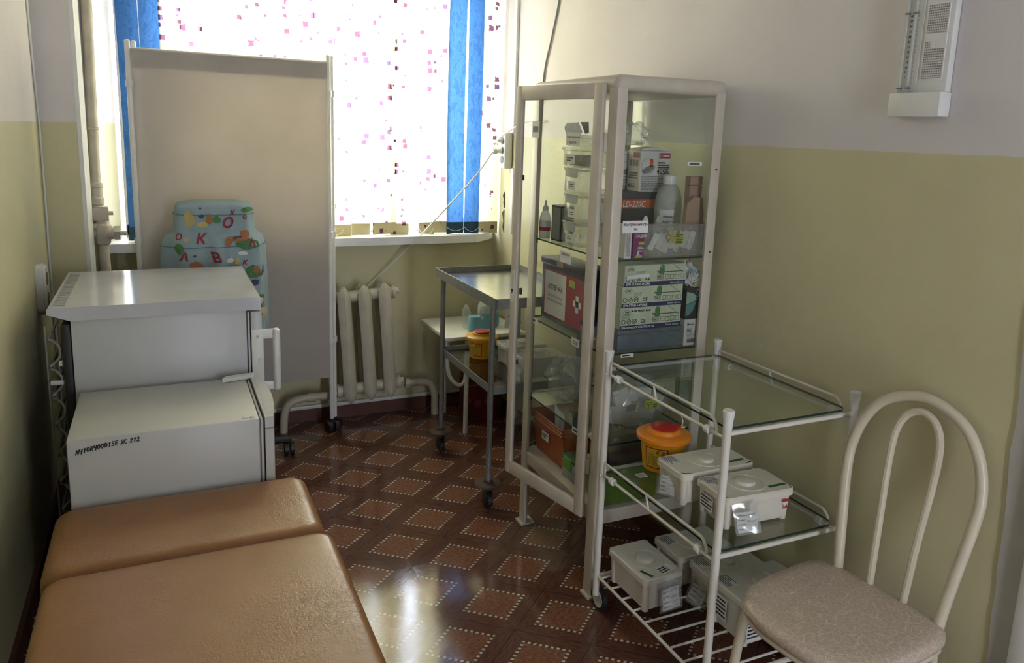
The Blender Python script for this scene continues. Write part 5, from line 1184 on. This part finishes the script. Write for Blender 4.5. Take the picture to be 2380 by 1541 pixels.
rk.part('cross_rod', MB().cyl((*PC, .128), (*PD, .128), .0075, n=10), M['rackw']); rk.part('cross_rod', MB().cyl((*PA, .128), (*PB, .128), .0075, n=10), M['rackw'])
cl_ = one('price_card', MB().box(1.352, 1.385, 1.915, 1.945, .5283, .5290), M['paper'], 'small printed paper card lying on the middle glass shelf', 'card', smooth=0)
child(cl_, 'card_print', MB().bars((1.354, 1.917, .5294), (1,0,0), (0,1,0), 0, .029, .002, .026, 5, .5, 4), M['greyink'], 0)

# ------------------------------------------------------------------ chair
chh = Thing('chair', 'cream tube chair with beige marbled seat and hoop back', 'chair', (1.497, 1.228, 0), math.radians(7), world=False)
so = []
for k in range(48):
    a = 2*math.pi*k/48; c, s_ = math.cos(a), math.sin(a)
    e = 6.0 if c > 0 else 3.0
    r = 1/((abs(c)**e+abs(s_)**e)**(1/e)); x = r*c*.200-.024; y = r*s_*(.197+.004*r*c)
    so.append((x, y))
def seat_ring(k, z): return [(x*k, y*k, z) for x, y in so]
lv = [(.955, .428), (.985, .431), (1.0, .440), (.995, .450), (.975, .458), (.93, .4635), (.8, .466), (.5, .468), (.2, .4685)]
sv = MB(); n = 48
for k, z in lv: sv.v += seat_ring(k, z)
for i in range(len(lv)-1):
    for k in range(n): sv.f.append((i*n+k, i*n+(k+1) % n, (i+1)*n+(k+1) % n, (i+1)*n+k)); sv.m.append(0)
sv.f += [tuple(range(n-1, -1, -1)), tuple((len(lv)-1)*n+k for k in range(n))]; sv.m += [0, 0]
chh.part('seat', sv, M['seat'], smooth=60)
chh.part('seat_frame', MB().tube([(x*.93, y*.93, .420) for x, y in so], .0105, 8, closed=True), M['chairm'])
BXc = .158
YO = -.014
bk = [(BXc, .140, .40), (BXc+.004, .142, .47), (BXc+.018, .156, .60), (BXc+.034, .170, .72), (BXc+.046, .171, .80), (BXc+.056, .147, .885), (BXc+.063, .095, .95), (BXc+.066, .0, .982)]
hoop = [(x, y+YO, z) for x, y, z in bk]+[(x, -y+YO, z) for x, y, z in bk[::-1][1:]]
chh.part('backrest_hoop', MB().tube(hoop, .0138, 12, sub=5), M['chairm'])
ib = [(BXc+.002, .046, .435), (BXc+.020, .052, .62), (BXc+.040, .060, .78), (BXc+.052, .058, .875), (BXc+.059, .038, .925), (BXc+.061, .0, .945)]
chh.part('backrest_spindle', MB().tube([(x, y+YO, z) for x, y, z in ib]+[(x, -y+YO, z) for x, y, z in ib[::-1][1:]], .0098, 10, sub=5), M['chairm'])
chh.part('back_rail', MB().cyl((BXc-.002, -.15, .425), (BXc-.002, .15, .425), .0105, n=10), M['chairm'])
for s_ in (-1, 1):
    chh.part('leg', MB().tube([(-.105, s_*.155, .418), (-.135, s_*.165, .405), (-.150, s_*.172, .36), (-.165, s_*.18, .2), (-.178, s_*.19, .004)], .0125, 12, sub=4), M['chairm'])
    chh.part('leg', MB().tube([(BXc, s_*.150, .41), (BXc+.006, s_*.155, .3), (BXc+.03, s_*.17, .15), (BXc+.055, s_*.18, .004)], .0125, 12, sub=4), M['chairm'])

# ------------------------------------------------------------------ wall psychrometer
th = Thing('wall_hygrometer', 'white wall hygrometer with two glass tubes and printed table', 'hygrometer', (XR, 1.39, 1.675))
th.part('backplate', MB().rbox(1.748, XR-.001, 1.322, 1.462, 1.685, 2.06, .004), M['whitepl'])
th.part('reservoir', MB().rbox(1.728, XR-.001, 1.318, 1.466, 1.672, 1.732, .004), M['whitepl'])
tp = th.part('scale_plate', MB().box(1.7455, 1.748, 1.404, 1.458, 1.734, 2.05), M['card'])
th.part('table_plate', MB().box(1.7455, 1.748, 1.335, 1.396, 1.762, 2.05), M['paper'])
for y in (1.449, 1.425):
    th.part('glass_tube', MB().cyl((1.742, y, 1.725), (1.742, y, 2.05), .0028, n=10), M['milky']); th.part('tube_clip', MB().rbox(1.738, 1.747, y-.006, y+.006, 1.742, 1.746, .001).rbox(1.738, 1.747, y-.006, y+.006, 1.925, 1.929, .001), M['gasket'])
sn_ = MB()
for k in range(13):
    sn_.text(str(40-3*k), .0075, (1.7448, 1.4415, 1.768+.0125*(12-k)), FXD, FZ, 0, 0, bold=.03)
for k in range(60): sn_.quad((1.7448, 1.421, 1.755+.003*k), FXD, FZ, 0, .003 if k % 5 else .006, 0, .0006)
th.part('scale_marks', sn_, M['ink'], tp, smooth=0)
tx = MB(); o = (1.7448, 1.394, 1.765)
for r in range(30):
    if 15 <= r <= 17: continue
    for c in range(11):
        if 11 < r < 15 and c > 2: continue
        tx.quad(o, FXD, FZ, .003+c*.0050, .0062+c*.0050, .004+r*.0058, .0072+r*.0058)
tx.quad(o, FXD, FZ, .002, .057, 0, .0016).bars(o, FXD, FZ, .004, .056, .188, .215, 3, .5, 3)
th.part('table_print', tx, M['greyink'], smooth=0, kind='stuff')
hdg = MB().bars((1.7448, 1.394, 1.984), FXD, FZ, .006, .056, 0, .030, 3, .55, 7)
th.part('heading', hdg, M['ink'], smooth=0)
